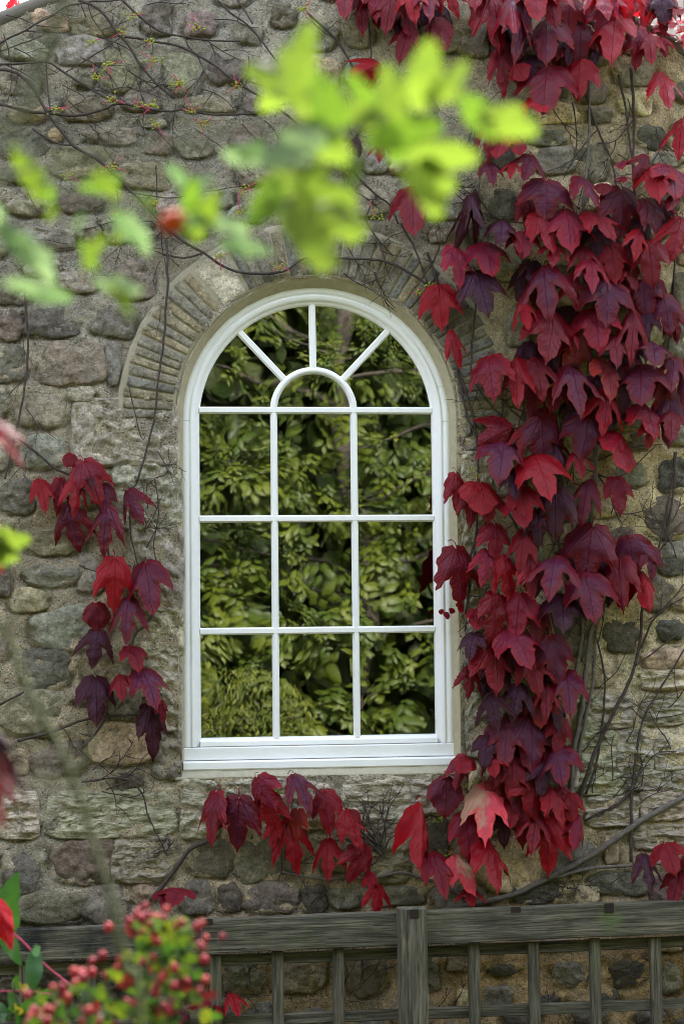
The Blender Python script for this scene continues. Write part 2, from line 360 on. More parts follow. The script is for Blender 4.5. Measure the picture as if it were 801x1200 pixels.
# region colours of the mortar (what the lime and dirt look like there), at places of the photograph
TINT = [(40, 60, (128, 120, 104)), (250, 60, (132, 126, 114)), (120, 200, (118, 112, 98)), (60, 330, (128, 121, 108)), (120, 420, (132, 124, 110)),
        (60, 480, (150, 138, 114)), (60, 640, (136, 124, 104)), (40, 740, (146, 134, 108)), (100, 820, (150, 136, 112)), (150, 900, (150, 138, 112)), (60, 1000, (146, 138, 120)),
        (250, 1040, (158, 142, 114)), (440, 920, (148, 140, 122)), (600, 1010, (160, 140, 108)), (500, 60, (146, 136, 114)), (480, 220, (124, 116, 104)),
        (640, 160, (160, 146, 116)), (760, 120, (168, 150, 114)), (770, 330, (172, 158, 118)), (770, 540, (178, 160, 116)), (740, 680, (184, 168, 124)), (760, 860, (176, 164, 132)),
        (560, 600, (150, 138, 112)), (700, 980, (156, 140, 108)), (600, 1150, (168, 138, 92)), (300, 1150, (140, 118, 78)), (800, 1150, (150, 122, 76)), (60, 1150, (70, 64, 48))]
TW = [(W(a, b), [.78*v+.36*sum(lin(c))/3 for v in lin(c, 2.05)]) for a, b, c in TINT]
def tint(x, z):
    x += .09*fbm(x*5, z*5, 1.3); z += .09*fbm(x*5, z*5, 7.7); s = [0, 0, 0]; t = 0
    for p, c in TW:
        q = 1/(((p.x-x)**2+(p.z-z)**2)**1.6+.002); t += q
        for i in range(3): s[i] += c[i]*q
    return [v/t for v in s]
def mortar_y(x, z): return -.008 - .010*fbm(x*6, z*6, 3, 3) - .006*fbm(x*22, z*22, 5, 3)
CV = {}
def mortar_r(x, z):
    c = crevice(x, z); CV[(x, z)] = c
    return mortar_y(x, z) - .0035*fbm(x*75, z*75, 8, 2) + .015*c
# ------------------------------------------------------------------ stones
def stone_mesh(w_, h_, kind, seed, rot=0.0):
    rr = random.Random(seed); o1, o2 = rr.uniform(0, 90), rr.uniform(0, 90)
    n_, rings, seg, hgt, amp, wob = {'r': (2.6, 9, 36, .014, .009, .15), 'b': (3.8, 11, 40, .011, .012, .15), 'l': (6.0, 15, 60, .011, .012, .06), 'q': (9, 19, 70, .006, .017, .03)}[kind]
    k1, k2 = rr.uniform(-.18, .18), rr.uniform(-.2, .2); planes = [(rr.uniform(.5, 1.1), rr.uniform(-.9, .9), rr.uniform(-.9, .9)) for _ in range(rr.choice((2, 3, 4)))]
    vs = [(0, 0)]
    for i in range(1, rings+1):
        r = (i/rings)**.8
        for j in range(seg):
            a = 2*pi*j/seg; c, s = cos(a), sin(a)
            rho = (abs(c)**n_+abs(s)**n_)**(-1/n_)
            f = 1+wob*fbm(c*1.4+o1, s*1.4+o2, 0, 2)*1.6 + wob*.45*fbm(c*5+o1, s*5, 3, 2)
            x = c*rho*r*f; z = s*rho*r*f
            if kind in 'rb': x *= 1+k1*z; z *= 1+k2*x       # wedge shapes
            vs.append((x*w_/2, z*h_/2))
    cr, sr = cos(rot), sin(rot); out = []
    for idx, (x, z) in enumerate(vs):
        r = 0 if idx == 0 else (((idx-1)//seg+1)/rings)**.8
        if kind == 'r': pf = max(0, 1-r**2.6)**.62
        elif kind == 'b': pf = max(0, 1-r**5)**.55
        else: pf = max(0, 1-r**9)**.5
        nz = fbm(x*26+o1, z*26+o2, 0, 4)
        y = hgt*pf + amp*nz*pf*1.2
        if kind in 'rb':
            un, vn = 2*x/w_, 2*z/h_; mp = min(c0+a0*un+b0*vn for c0, a0, b0 in planes)
            y = y*.55 + hgt*.75*max(-.3, min(1.2, mp))*pf
            y += amp*.8*abs(noise.noise((x*15+o2, z*15, 1)))*pf - amp*.9*max(0, fbm(x*18+o1, z*24, 4, 2)-.15)*pf
        if kind == 'l':
            q = fbm(x*9+o1, z*52+o2, 0, 3); y += amp*pf*(.75*math.floor(q*3.4)/3.4+.25*q)
        if kind == 'q': y += amp*(.55*fbm(x*30, z*36+o1, 2, 4)-.7*max(0, fbm(x*22+9, z*30+o2, 6, 3)-.1))*pf
        y = y if r < .999 else -.016
        out.append((x*cr-z*sr, -y, x*sr+z*cr))
    fs = [(0, 1+(j+1) % seg, 1+j) for j in range(seg)]
    for i in range(rings-1):
        for j in range(seg):
            a = 1+i*seg+j; b_ = 1+i*seg+(j+1) % seg; fs.append((a, b_, b_+seg, a+seg))
    return mesh('stone', out, fs)
TON = dict(g=(128, 122, 106), d=(100, 93, 80), o=(126, 117, 92), w=(164, 143, 108), p=(180, 171, 146), v=(120, 106, 92), k=(136, 129, 112), t=(190, 170, 126))
ST = """110 28 58 27 ro -4;60 25 44 22 bw -15;30 58 50 24 bk -12;95 60 56 32 bg 0;140 84 46 46 ro 0;24 98 44 26 bg 0;102 128 50 26 bo 0;32 132 42 24 bw 0;165 118 44 24 bg 0;183 22 34 38 bd 0;
235 29 38 28 bv 0;215 86 42 50 ro 0;266 82 46 34 rd 0;245 122 54 20 bo 0;290 34 32 34 bg 0;300 122 26 22 bg 0;332 18 30 28 bd 0;376 44 36 30 bg 0;420 35 34 40 bo 0;425 84 40 30 bg 0;
20 205 46 22 rd 0;95 190 72 36 bo 3;35 240 46 26 bo 0;95 238 52 20 bd 0;166 205 60 30 bo 0;132 160 56 20 bg 0;187 170 30 22 bv 0;228 175 42 20 bg 0;56 280 60 26 bg 0;150 272 56 24 bg 0;205 240 40 24 bk 0;250 232 44 22 bg 0;
290 250 40 20 bg 0;300 205 44 24 bo 0;350 190 44 28 bg 0;360 232 40 24 bk 0;400 150 40 26 bo 0;396 195 30 22 bd 0;18 345 36 24 bd 0;11 381 28 34 bv 0;60 379 56 32 bd 0;133 377 50 34 bd 0;14 425 34 44 bd 0;85 425 74 48 bv 0;133 426 16 48 bg 0;
155 328 48 42 bk 0;92 330 44 26 bg 0;50 314 40 20 bg 0;50 480 60 40 rk -8;50 529 52 40 rk 0;4 530 18 42 rg 0;20 582 42 38 bd 0;95 462 30 18 bg 0;
62 637 58 26 bo 0;62 674 60 26 bg 0;4 676 18 40 bd 0;106 672 28 44 bk 0;33 703 44 26 bw 0;82 736 82 50 bg 8;55 783 54 46 bd 5;34 834 78 52 bo -8;90 862 46 20 bw 0;146 872 80 46 bw 0;70 890 62 36 bv 20;18 892 34 26 bw 0;
22 955 46 52 lp 0;128 954 142 52 lp 0;27 1021 38 50 rg 8;97 1009 68 48 bv 0;168 1006 70 54 lp 0;62 1063 88 38 ro 0;122 1060 52 46 rg 0;168 1048 28 22 bw 0;
250 1004 58 44 ro 0;313 1001 76 56 ro 5;317 1051 62 36 rv 0;231 1052 36 38 bg 0;268 1052 26 34 bd 0;368 1053 28 32 rd 0;234 948 44 66 lp 0;404 1052 36 26 bk 0;
300 935 80 44 lp 0;368 944 48 52 lp 0;440 938 78 52 lp 0;502 934 40 40 lp 0;450 1000 56 64 lp 0;508 984 32 54 bd 0;395 1000 40 40 bw 0;600 1014 76 60 bt 0;660 1006 68 50 rg 0;715 997 16 30 bw 0;
632 1048 66 22 bd 0;728 1034 64 28 bg 0;687 1048 28 20 bt 0;782 1040 42 32 bv 0;772 980 62 28 lp 0;716 950 60 34 lp 0;775 942 50 36 lp 0;540 1050 60 26 bk 0;470 1050 50 22 bg 0;
716 832 46 40 lp 0;776 832 48 34 lp 0;700 880 40 46 lp 0;743 882 40 50 lp 0;784 880 36 44 lp 0;690 838 36 40 lp 0;704 918 50 26 lp 0;758 914 52 22 lp 0;797 915 20 24 lp 0;660 905 34 46 lp 0;
728 745 44 36 rd -5;785 738 36 26 rd 0;776 772 46 24 rw 0;668 745 36 44 bv 0;775 796 50 22 lp 0;700 786 38 36 bw 0;787 661 34 26 rd 0;770 696 30 38 bo -10;794 700 18 30 bw 0;
789 557 36 40 bd 0;781 608 54 46 rv 0;789 646 40 22 rg 0;720 632 42 26 bo 0;655 590 50 40 bg 0;774 330 22 32 rt 0;797 342 18 44 ro 0;792 404 34 42 bo 0;764 388 26 44 bt 0;608 384 30 40 bk 0;
693 108 38 24 rg 0;701 136 30 17 rg 0;650 132 50 24 bt 0;744 122 40 26 bt 0;763 161 34 27 rd 0;695 190 36 40 bo 0;722 180 24 20 bw 0;650 188 50 30 bk 0;640 162 40 18 bg 0;780 188 34 16 bk 0;
588 240 34 38 rd 0;440 192 26 20 bg 0;433 238 46 34 rk 0;470 192 26 24 bw 0;500 210 30 26 bk 0;555 48 40 34 bk 0;525 50 26 22 bk 0;520 90 30 26 bo 0;
668 1142 40 28 rk 0;733 1141 40 30 rd 0;784 1145 24 36 ro 0;640 1173 36 15 rd 0;711 1168 26 16 rd 0;588 1136 30 14 rd 0;582 1167 32 26 bk 0;544 1172 18 28 bt 0;610 1194 42 20 rd 0;690 1192 40 16 rd 0;760 1190 34 20 rd 0;
430 1142 46 44 ro 0;350 1142 60 40 bw 0;285 1142 44 42 bo 0;370 1192 50 20 bg 0;500 1140 26 40 bo 0;225 1150 40 40 bd 0;150 1150 60 40 bd 0;60 1150 60 40 bd 0;540 1128 30 18 bw 0;780 1108 30 14 bw 0;650 1106 50 12 bw 0"""
stones = []
for e in ST.replace('\n', '').split(';'):
    a = e.split(); stones.append((float(a[0]), float(a[1]), float(a[2]), float(a[3]), a[4][0], a[4][1], float(a[5]) if len(a) > 5 else 0))
# squared jamb stones either side of the window (rough pale dressing)
JB = [(147, 506, 116, 74, 'q', 'p'), (172, 582, 76, 70, 'q', 'p'), (182, 668, 62, 92, 'q', 'p'), (186, 742, 56, 52, 'q', 'p'), (192, 812, 40, 82, 'q', 'p'), (196, 884, 32, 54, 'q', 'k'),
      (557, 452, 38, 40, 'q', 'k'), (566, 502, 50, 48, 'q', 'k'), (558, 558, 34, 54, 'q', 'p'), (560, 625, 38, 70, 'q', 'p'), (562, 700, 34, 70, 'q', 'p'), (566, 775, 40, 70, 'q', 'k'), (568, 850, 44, 70, 'q', 'p'),
      (610, 500, 34, 44, 'b', 'k'), (610, 640, 44, 40, 'b', 'k'), (615, 720, 44, 50, 'b', 'p')]
stones += [(*j, 0) for j in JB]
AC = (371.5, 487.0)
def clash(x, y, w_, h_, pad=5):
    for s in stones:
        dx = abs(x-s[0])/((w_+s[2])/2+pad); dy = abs(y-s[1])/((h_+s[3])/2+pad)
        if max(dx, dy) < 1 and dx**4+dy**4 < 1.0: return True
    r = math.hypot(x-AC[0], y-AC[1])
    if y < 487 and r < 242+max(w_, h_)/2: return True
    if y >= 480 and abs(x-373)-w_/2 < 172 and y-h_/2 < 914: return True
    P_ = W(x, y-h_/2)
    return P_.z+.03 > ztop(P_.x)
rr = random.Random(5)
for t_ in range(9000):
    x = rr.uniform(-20, 820); y = rr.uniform(-20, 1210)
    f = 1 if t_ < 3500 else .55
    w_ = rr.uniform(32, 60)*f; h_ = rr.uniform(24, 38)*f
    if clash(x, y, w_, h_, 5): continue
    pale = x > 560 and y > 60
    k = rr.choice('rbb' if not (y > 790 and x > 600 and y < 990) else 'll')
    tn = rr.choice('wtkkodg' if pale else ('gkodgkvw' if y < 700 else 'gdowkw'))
    stones.append((x, y, w_, h_, k, 'p' if k == 'l' else tn, rr.uniform(-10, 10)))
    if len(stones) > 297: break
HASH = {}
for i_, (x_, y_, w__, h__, k_, tn_, rot_) in enumerate(stones):
    p_ = W(x_, y_); hw_ = w__/666*1.12; hh_ = h__/666*1.14
    for a_ in range(int((p_.x-hw_-.03)/.1)-1, int((p_.x+hw_+.03)/.1)+2):
        for b_ in range(int((p_.z-hh_-.03)/.1)-1, int((p_.z+hh_+.03)/.1)+2): HASH.setdefault((a_, b_), []).append((p_.x, p_.z, hw_, hh_, i_))
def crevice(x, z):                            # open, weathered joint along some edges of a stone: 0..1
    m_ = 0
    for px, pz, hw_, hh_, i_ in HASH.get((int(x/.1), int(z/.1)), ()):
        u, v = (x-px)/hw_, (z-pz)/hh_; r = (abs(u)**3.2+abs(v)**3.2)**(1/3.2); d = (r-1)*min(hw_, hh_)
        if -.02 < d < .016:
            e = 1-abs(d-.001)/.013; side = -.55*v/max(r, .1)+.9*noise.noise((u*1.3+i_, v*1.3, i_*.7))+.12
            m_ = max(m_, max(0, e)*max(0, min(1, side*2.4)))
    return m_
cx0, cx1, cz0 = -1.62, 1.7, 0.0; st = .0085
xs = [XL + (cx0-XL)*k/8 for k in range(8)] + [cx0+st*k for k in range(int((cx1-cx0)/st)+1)] + [cx1 + (XR-cx1)*k/8 for k in range(1, 9)]
zt_n = int(3.95/st); vs = []; nz_ = zt_n
for j in range(nz_+1):
    for x in xs:
        z = ztop(x)*j/nz_
        d = inside(x, z)
        if d > 0 and d < .035:               # snap to the opening
            if z > ZA:
                r = sqrt((x-XC)**2+(z-ZA)**2); k = (r+d)/r; x_, z_ = XC+(x-XC)*k, ZA+(z-ZA)*k
            elif HW+.016-abs(x-XC) <= z-(Z0-.022): x_, z_ = XC+math.copysign(HW+.016, x-XC), z
            else: x_, z_ = x, Z0-.022
            vs.append((x_, mortar_r(x_, z_), z_))
        else: vs.append((x, mortar_r(x, z), z))
NX = len(xs); fs = []
for j in range(nz_):
    for i in range(NX-1):
        x = .5*(xs[i]+xs[i+1]); z = ztop(x)*(j+.5)/nz_
        if inside(x, z) > .004: continue
        a = j*NX+i; fs.append((a, a+1, a+NX+1, a+NX))
me = mesh('gable_wall', vs, fs)
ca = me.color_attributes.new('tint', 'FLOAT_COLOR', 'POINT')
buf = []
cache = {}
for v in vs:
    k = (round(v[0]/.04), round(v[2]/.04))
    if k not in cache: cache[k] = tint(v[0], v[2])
    q_ = 1-.42*CV.get((v[0], v[2]), 0); buf += [cache[k][0]*q_, cache[k][1]*q_, cache[k][2]*q_, 1]  # joints tinted darker: dirt plus their shadow lines, put into the colour
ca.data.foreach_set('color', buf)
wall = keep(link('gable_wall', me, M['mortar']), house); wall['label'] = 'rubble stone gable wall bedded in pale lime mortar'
def wp(o): o.parent = wall; return o          # wall sits at the house's offset; children carry world coordinates below
wall_off = Matrix.Translation(-Vector(house.location))
def onwall(o):
    o.parent = wall; return o                 # wall's own matrix is the identity in world space
# rest of the house: back, sides, roof, so that the room behind the glass is dark
b = MB()
b.box((XL, .3, 0), (XL+.25, 4.5, ztop(XL)-.05)); b.box((XR-.25, .3, 0), (XR, 4.5, ztop(XR)-.05)); b.box((XL, 4.5, 0), (XR, 4.8, GP.z-.1))
b.box((XL+.25, .3, -.0), (XR-.25, 4.5, .06))
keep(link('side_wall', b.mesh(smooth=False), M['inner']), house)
# inner leaf of the gable, round the opening
b = MB(); ro = opening()
b.sweep([(p, n_) for p, n_ in ro], [(.02, .09), (.02, .3)])
for x0, x1 in ((XL, XC-HW-.02), (XC+HW+.02, XR)):
    n0 = len(b.v)
    for x in (x0, x1):
        for y in (.10, .30): b.v += [(x, y, 0), (x, y, ztop(x)-.03)]
    b.f += [(n0, n0+1, n0+5, n0+4), (n0+2, n0+6, n0+7, n0+3)]
n0 = len(b.v); b.v += [(XC-HW-.02, .3, ZT+.02), (XC+HW+.02, .3, ZT+.02), (XC+HW+.02, .3, ztop(XC+HW)), (GP.x, .3, GP.z-.04), (XC-HW-.02, .3, ztop(XC-HW))]
b.f.append((n0, n0+1, n0+2, n0+3, n0+4)); b.box((XC-HW-.02, .1, 0), (XC+HW+.02, .3, Z0-.03))
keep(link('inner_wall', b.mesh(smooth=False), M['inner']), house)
for sgn, xe, name in ((-1, XL-.25, 'roof_slope'), (1, XR+.25, 'roof_slope')):
    b = MB(); n0 = 0; ze = ztop(xe)
    b.v = [(GP.x, .12, GP.z-.02), (xe, .12, ze-.02), (xe, 5, ze-.02), (GP.x, 5, GP.z-.02), (GP.x, .12, GP.z+.05), (xe, .12, ze+.05), (xe, 5, ze+.05), (GP.x, 5, GP.z+.05)]
    b.f = [(0, 1, 2, 3), (4, 7, 6, 5), (0, 4, 5, 1), (1, 5, 6, 2), (2, 6, 7, 3)]
    keep(link(name, b.mesh(smooth=False), M['roof']), house)
# coping stones along the rakes
for sgn, xe in ((-1, XL-.15), (1, XR+.15)):
    L = abs(xe-GP.x); k = 9
    for i in range(k):
        x0 = GP.x+sgn*(L*i/k+.004); x1 = GP.x+sgn*(L*(i+1)/k-.004); b = MB(); nn = 8
        rr = random.Random(i*3+sgn)
        pr = [(-.010, .0), (-.016, .03), (-.008, .05), (.1, .06), (.25, .058), (.28, .0)]
        for q in range(nn+1):
            x = x0+(x1-x0)*q/nn
            for y, h in pr: b.v.append((x, y+.006*fbm(x*9, y*9, i), ztop(x)+h+.006*fbm(x*11, h*20, i+4)-.012))
        for q in range(nn):
            for e in range(5): b.f.append((q*6+e, q*6+e+1, q*6+7+e, q*6+6+e))
        b.f += [tuple(range(6)), tuple(nn*6+e for e in range(6))[::-1], tuple(v for q in range(nn) for v in ())] [:2]
        b.f += [(q*6, (q+1)*6, (q+1)*6+5, q*6+5) for q in range(nn)]
        keep(link('coping_stone', b.mesh(), M['coping']), house)
# chimney block behind the right rake
p = W(795, 10, .5); b = MB(); b.box((p.x-.03, .35, p.z-.6), (p.x+.55, .95, p.z+.9)); b.box((p.x-.06, .32, p.z+.9), (p.x+.58, .98, p.z+.98))
ch = keep(link('chimney', b.mesh(smooth=False), M['roof']), house)

for i, (x, y, w_, h_, k, tn, rot) in enumerate(stones):
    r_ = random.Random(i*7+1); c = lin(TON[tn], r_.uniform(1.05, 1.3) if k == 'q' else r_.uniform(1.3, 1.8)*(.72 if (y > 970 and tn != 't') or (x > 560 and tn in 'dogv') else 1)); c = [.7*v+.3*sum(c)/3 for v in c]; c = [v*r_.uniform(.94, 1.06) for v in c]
    p = W(x, y); sx = (W(x+w_/2, y)-W(x-w_/2, y)).length; sz = (W(x, y+h_/2)-W(x, y-h_/2)).length
    if i < 0: continue
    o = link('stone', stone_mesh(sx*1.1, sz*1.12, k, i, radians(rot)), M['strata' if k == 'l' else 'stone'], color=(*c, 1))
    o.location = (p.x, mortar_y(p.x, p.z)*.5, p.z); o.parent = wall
# wall is parented under the house with an inverse offset, so its world matrix is the identity

# ------------------------------------------------------------------ brick-thin arch of stone slips
arch = MB(); R1, R2 = HW+.028, HW+.028+.200
NA = 46
path = [((XC, ZA), (cos(pi-pi*k/64), sin(pi-pi*k/64))) for k in range(65)]
arch.sweep(path, [(R1-.004, .02), (R1-.004, -.008), (R1+.02, -.0125), (R2-.012, -.0115), (R2-.004, -.009), (R2+.0, -.002), (R2+.002, .01)])
av = [(v[0], v[1]-.003*fbm(v[0]*30, v[2]*30, 2), v[2]) for v in arch.v]; arch.v = av
ao = keep(link('window_arch', arch.mesh(), M['ribbon']), house); ao['label'] = 'arch of thin stone slips with sandy raised pointing over the window'
ang = 180.0; segs = []; rr = random.Random(3)
while ang > 2:
    if 133 > ang > 126 and not any(s[2] for s in segs): w_ = 12.5; segs.append((ang, ang-w_, True)); ang -= w_+.6; continue
    w_ = rr.uniform(2.3, 3.5)
    if w_ > ang-0.4: w_ = ang-.6
    segs.append((ang, ang-w_, False)); ang -= w_+.42
for i, (a0, a1, white) in enumerate(segs):
    b = MB(); na, nr = (8 if white else 5), 12; base = rr.uniform(.000, .006)
    for jr in range(nr+1):
        for ja in range(na+1):
            fr = jr/nr; fa = (0, .03, .3, .7, .97, 1)[ja] if na == 5 else ja/na; r = R1-.002+(R2-R1-.008)*fr; a = radians(a0+(a1-a0)*fa)
            a += radians(.45)*fbm(r*30, i*3.1, 0, 2)*(1 if ja in (0, na) else 0)
            r += .004*fbm(a*10, i*1.7+9, 0, 2) if jr in (0, nr) else 0; r += (i*37 % 11-5)*.0009*fr
            e = min(fa, 1-fa)*2; e2 = min(fr, 1-fr)*8
            y = -.0158-base*.3+.0015*(1-min(1, e*2.6))**2+.002*(1-min(1, e2))**2-.0028*fbm(cos(a)*r*35, sin(a)*r*35, i, 3)
            if ja in (0, na) or jr in (0, nr): y = -.002
            b.v.append((XC+r*cos(a), y, ZA+r*sin(a)))
    for jr in range(nr):
        for ja in range(na): q = jr*(na+1)+ja; b.f.append((q, q+1, q+na+2, q+na+1))
    tn = (205, 197, 178) if white else rr.choice([(142, 138, 126), (152, 143, 120), (134, 133, 126), (158, 147, 120), (146, 140, 124)])
    if a0 < 120: tn = tuple(v*.93 for v in tn)
    me = b.mesh(); o = link('arch_stone', me, M['stone'], color=(*lin(tn), 1)); o.parent = ao
    if white: o['label'] = 'wide pale wedge stone among the thin slips'

# ------------------------------------------------------------------ window
win = MB(); op = opening()
full = [(p, n_) for p, n_ in op if p[1] >= ZS-1e-6]
full = [((XC-HW, ZS), (-1, 0))]+[q for q in full if q[0][1] > ZS+.01]+[((XC+HW, ZS), (1, 0))]
prof = [(0, .08), (0, .040), (-.022, .040), (-.0235, .044), (-.027, .044), (-.0285, .039), (-.034, .038), (-.040, .043), (-.046, .044), (-.0475, .052), (-.054, .053), (-.0615, .060), (-.0625, .078)]
win.sweep(full, prof)
window = keep(link('window', win.mesh(), M['paint']), house)
window['label'] = 'white painted round-arched window frame'
for e in window.data.edges: pass
IW = HW-.0625
def wpart(name, me, mat, **k): o = link(name, me, mat, **k); o.parent = window; return o
# bottom rail, apron and sill
b = MB(); b.sweep([((XC-IW-.004, ZG), (0, 1)), ((XC+IW+.004, ZG), (0, 1))], [(.006, .078), (.0, .060), (-.008, .054), (-.010, .046), (-.022, .044), (ZS-ZG+.002, .044), (ZS-ZG, .05), (ZS-ZG, .078)]); wpart('bottom_rail', b.mesh(smooth=False), M['paint'])
def strip(name, z0, z1, x0, x1, y0, mat=M['paint'], r=.003):
    b = MB(); b.sweep([((x0, z1), (0, 1)), ((x1, z1), (0, 1))], [(0, .08), (0, y0+r), (-r, y0), (z0-z1+r, y0), (z0-z1, y0+r), (z0-z1, .08)])
    n0 = len(b.v)//2; b.f += [tuple(range(n0))[::-1], tuple(range(n0, 2*n0))]
    return wpart(name, b.mesh(smooth=False), mat)
strip('apron_board', ZR+.0015, ZS-.0015, XC-HW, XC+HW, .038)
strip('sill', Z0, ZR-.001, XC-HW-.001, XC+HW+.010, .018, r=.005)
b = MB(); b.box((XC-HW+.002, .046, ZR-.002), (XC+HW-.002, .079, ZS+.003)); wpart('joint', b.mesh(smooth=False), M['groove'])
for sx, zz in ((-1, ZA-.002), (1, ZA-.004), (1, ZA+.12)):
    b = MB(); x = XC+sx*(sqrt(HW**2-max(0, zz-ZA)**2)-.014)
    b.box((x-.015, .0392, zz), (x+.014, .041, zz+.0012)); wpart('joint', b.mesh(smooth=False), M['groove'])
BP = [(-.0125, .074), (-.0125, .064), (-.0085, .060), (-.0075, .0545), (.0075, .0545), (.0085, .060), (.0125, .064), (.0125, .074)]
def bar(p0, p1, dy=0.0, nx=None):
    d = Vector((p1[0]-p0[0], p1[1]-p0[1])).normalized(); nr = (-d.y, d.x)
    b = MB(); b.sweep([(p0, nr), (p1, nr)], [(o_, y+dy) for o_, y in BP]); return wpart('glazing_bar', b.mesh(smooth=False), M['paint'])
ZH = [W(300, 478.3).z, W(300, 606.8).z, W(300, 739.6).z]
XV = [W(323.3, 640).x, W(418.2, 640).x]
for z in ZH: bar((XC-IW-.002, z), (XC+IW+.002, z))
for x in XV: bar((x, ZG-.002), (x, ZH[0]), .0012)
xm = .5*(XV[0]+XV[1]); rc = .5*(XV[1]-XV[0])
b = MB(); b.sweep([((xm, ZH[0]+.001), (cos(pi-pi*k/32), sin(pi-pi*k/32))) for k in range(33)], [(rc+o_, y+.0006) for o_, y in BP]); wpart('glazing_bar', b.mesh(), M['paint'])
def ray_arch(a):                              # from the inner half ring to the frame
    p0 = (xm+rc*cos(a), ZH[0]+rc*sin(a)); t_ = rc
    while True:
        q = (xm+t_*cos(a), ZH[0]+t_*sin(a))
        if math.hypot(q[0]-XC, q[1]-ZA) > IW+.003: break
        t_ += .001
    return p0, q
RA = [radians(v) for v in (133.2, 90.4, 46.8)]
for i, a in enumerate(RA): p0, q = ray_arch(a); bar((p0[0]+.008*cos(a), p0[1]+.008*sin(a)), q, .0018)
def pane(poly, i):
    cx = sum(p[0] for p in poly)/len(poly); cz = sum(p[1] for p in poly)/len(poly); r_ = random.Random(i)
    me = mesh('pane', [(x-cx, 0, z-cz) for x, z in poly], [tuple(range(len(poly)))], False)
    o = wpart('pane', me, M['glass']); o.location = (cx, .071, cz); o.rotation_euler = (r_.uniform(-.004, .004), 0, r_.uniform(-.004, .004))
X = [XC-IW-.002, XV[0], XV[1], XC+IW+.002]; Z = [ZG-.002, ZH[2], ZH[1], ZH[0]]; k = 0
for i in range(3):
    for j in range(3): pane([(X[i], Z[j]), (X[i+1], Z[j]), (X[i+1], Z[j+1]), (X[i], Z[j+1])], k); k += 1
pane([(xm+rc*cos(pi*q/20), ZH[0]+rc*sin(pi*q/20)) for q in range(21)], k); k += 1
AA = [pi]+RA+[0]
def aout(a):
    p0, q = ray_arch(a); return q
for i in range(4):
    a0, a1 = AA[i], AA[i+1]; inn = []; out = []
    for q in range(13):
        a = a0+(a1-a0)*q/12; inn.append((xm+rc*cos(a), ZH[0]+rc*sin(a))); out.append(aout(a))
    pane(out+inn[::-1], k); k += 1
# sealing mortar between frame and stone, cream bed under the sill
b = MB()
b.v = []; m_ = 7
for p, n_ in op:
    w_ = band(n_[0], n_[1])
    for t_, y in ((w_+.008, .02), (w_+.003, -.007), (w_-.002, -.008), (w_*.75, .002), (w_*.4, .020), (0, .036), (-.006, .045)):
        b.v.append((p[0]+n_[0]*t_+.0015*fbm(p[0]*30, p[1]*30, t_*50), y-.003*fbm(p[0]*18, p[1]*18, t_*40), p[1]+n_[1]*t_))
for i in range(len(op)-1):
    for j in range(m_-1): b.f.append((i*m_+j, (i+1)*m_+j, (i+1)*m_+j+1, i*m_+j+1))
keep(link('window_reveal', b.mesh(), M['reveal']), house)
b = MB(); pts = [(XC-HW-.03+(2*HW+.06)*q/30, Z0-.001) for q in range(31)]
b.sweep([(p, (0, -1)) for p in pts], [(-.002, .08), (-.001, .024), (.012, .006), (.020, -.006), (.026, -.007), (.032, .01)])
b.v = [(v[0], v[1]-.003*fbm(v[0]*20, v[2]*20), v[2]+.0025*fbm(v[0]*16, v[2]*16, 4)) for v in b.v]
keep(link('sill_bedding', b.mesh(), M['cream']), house)

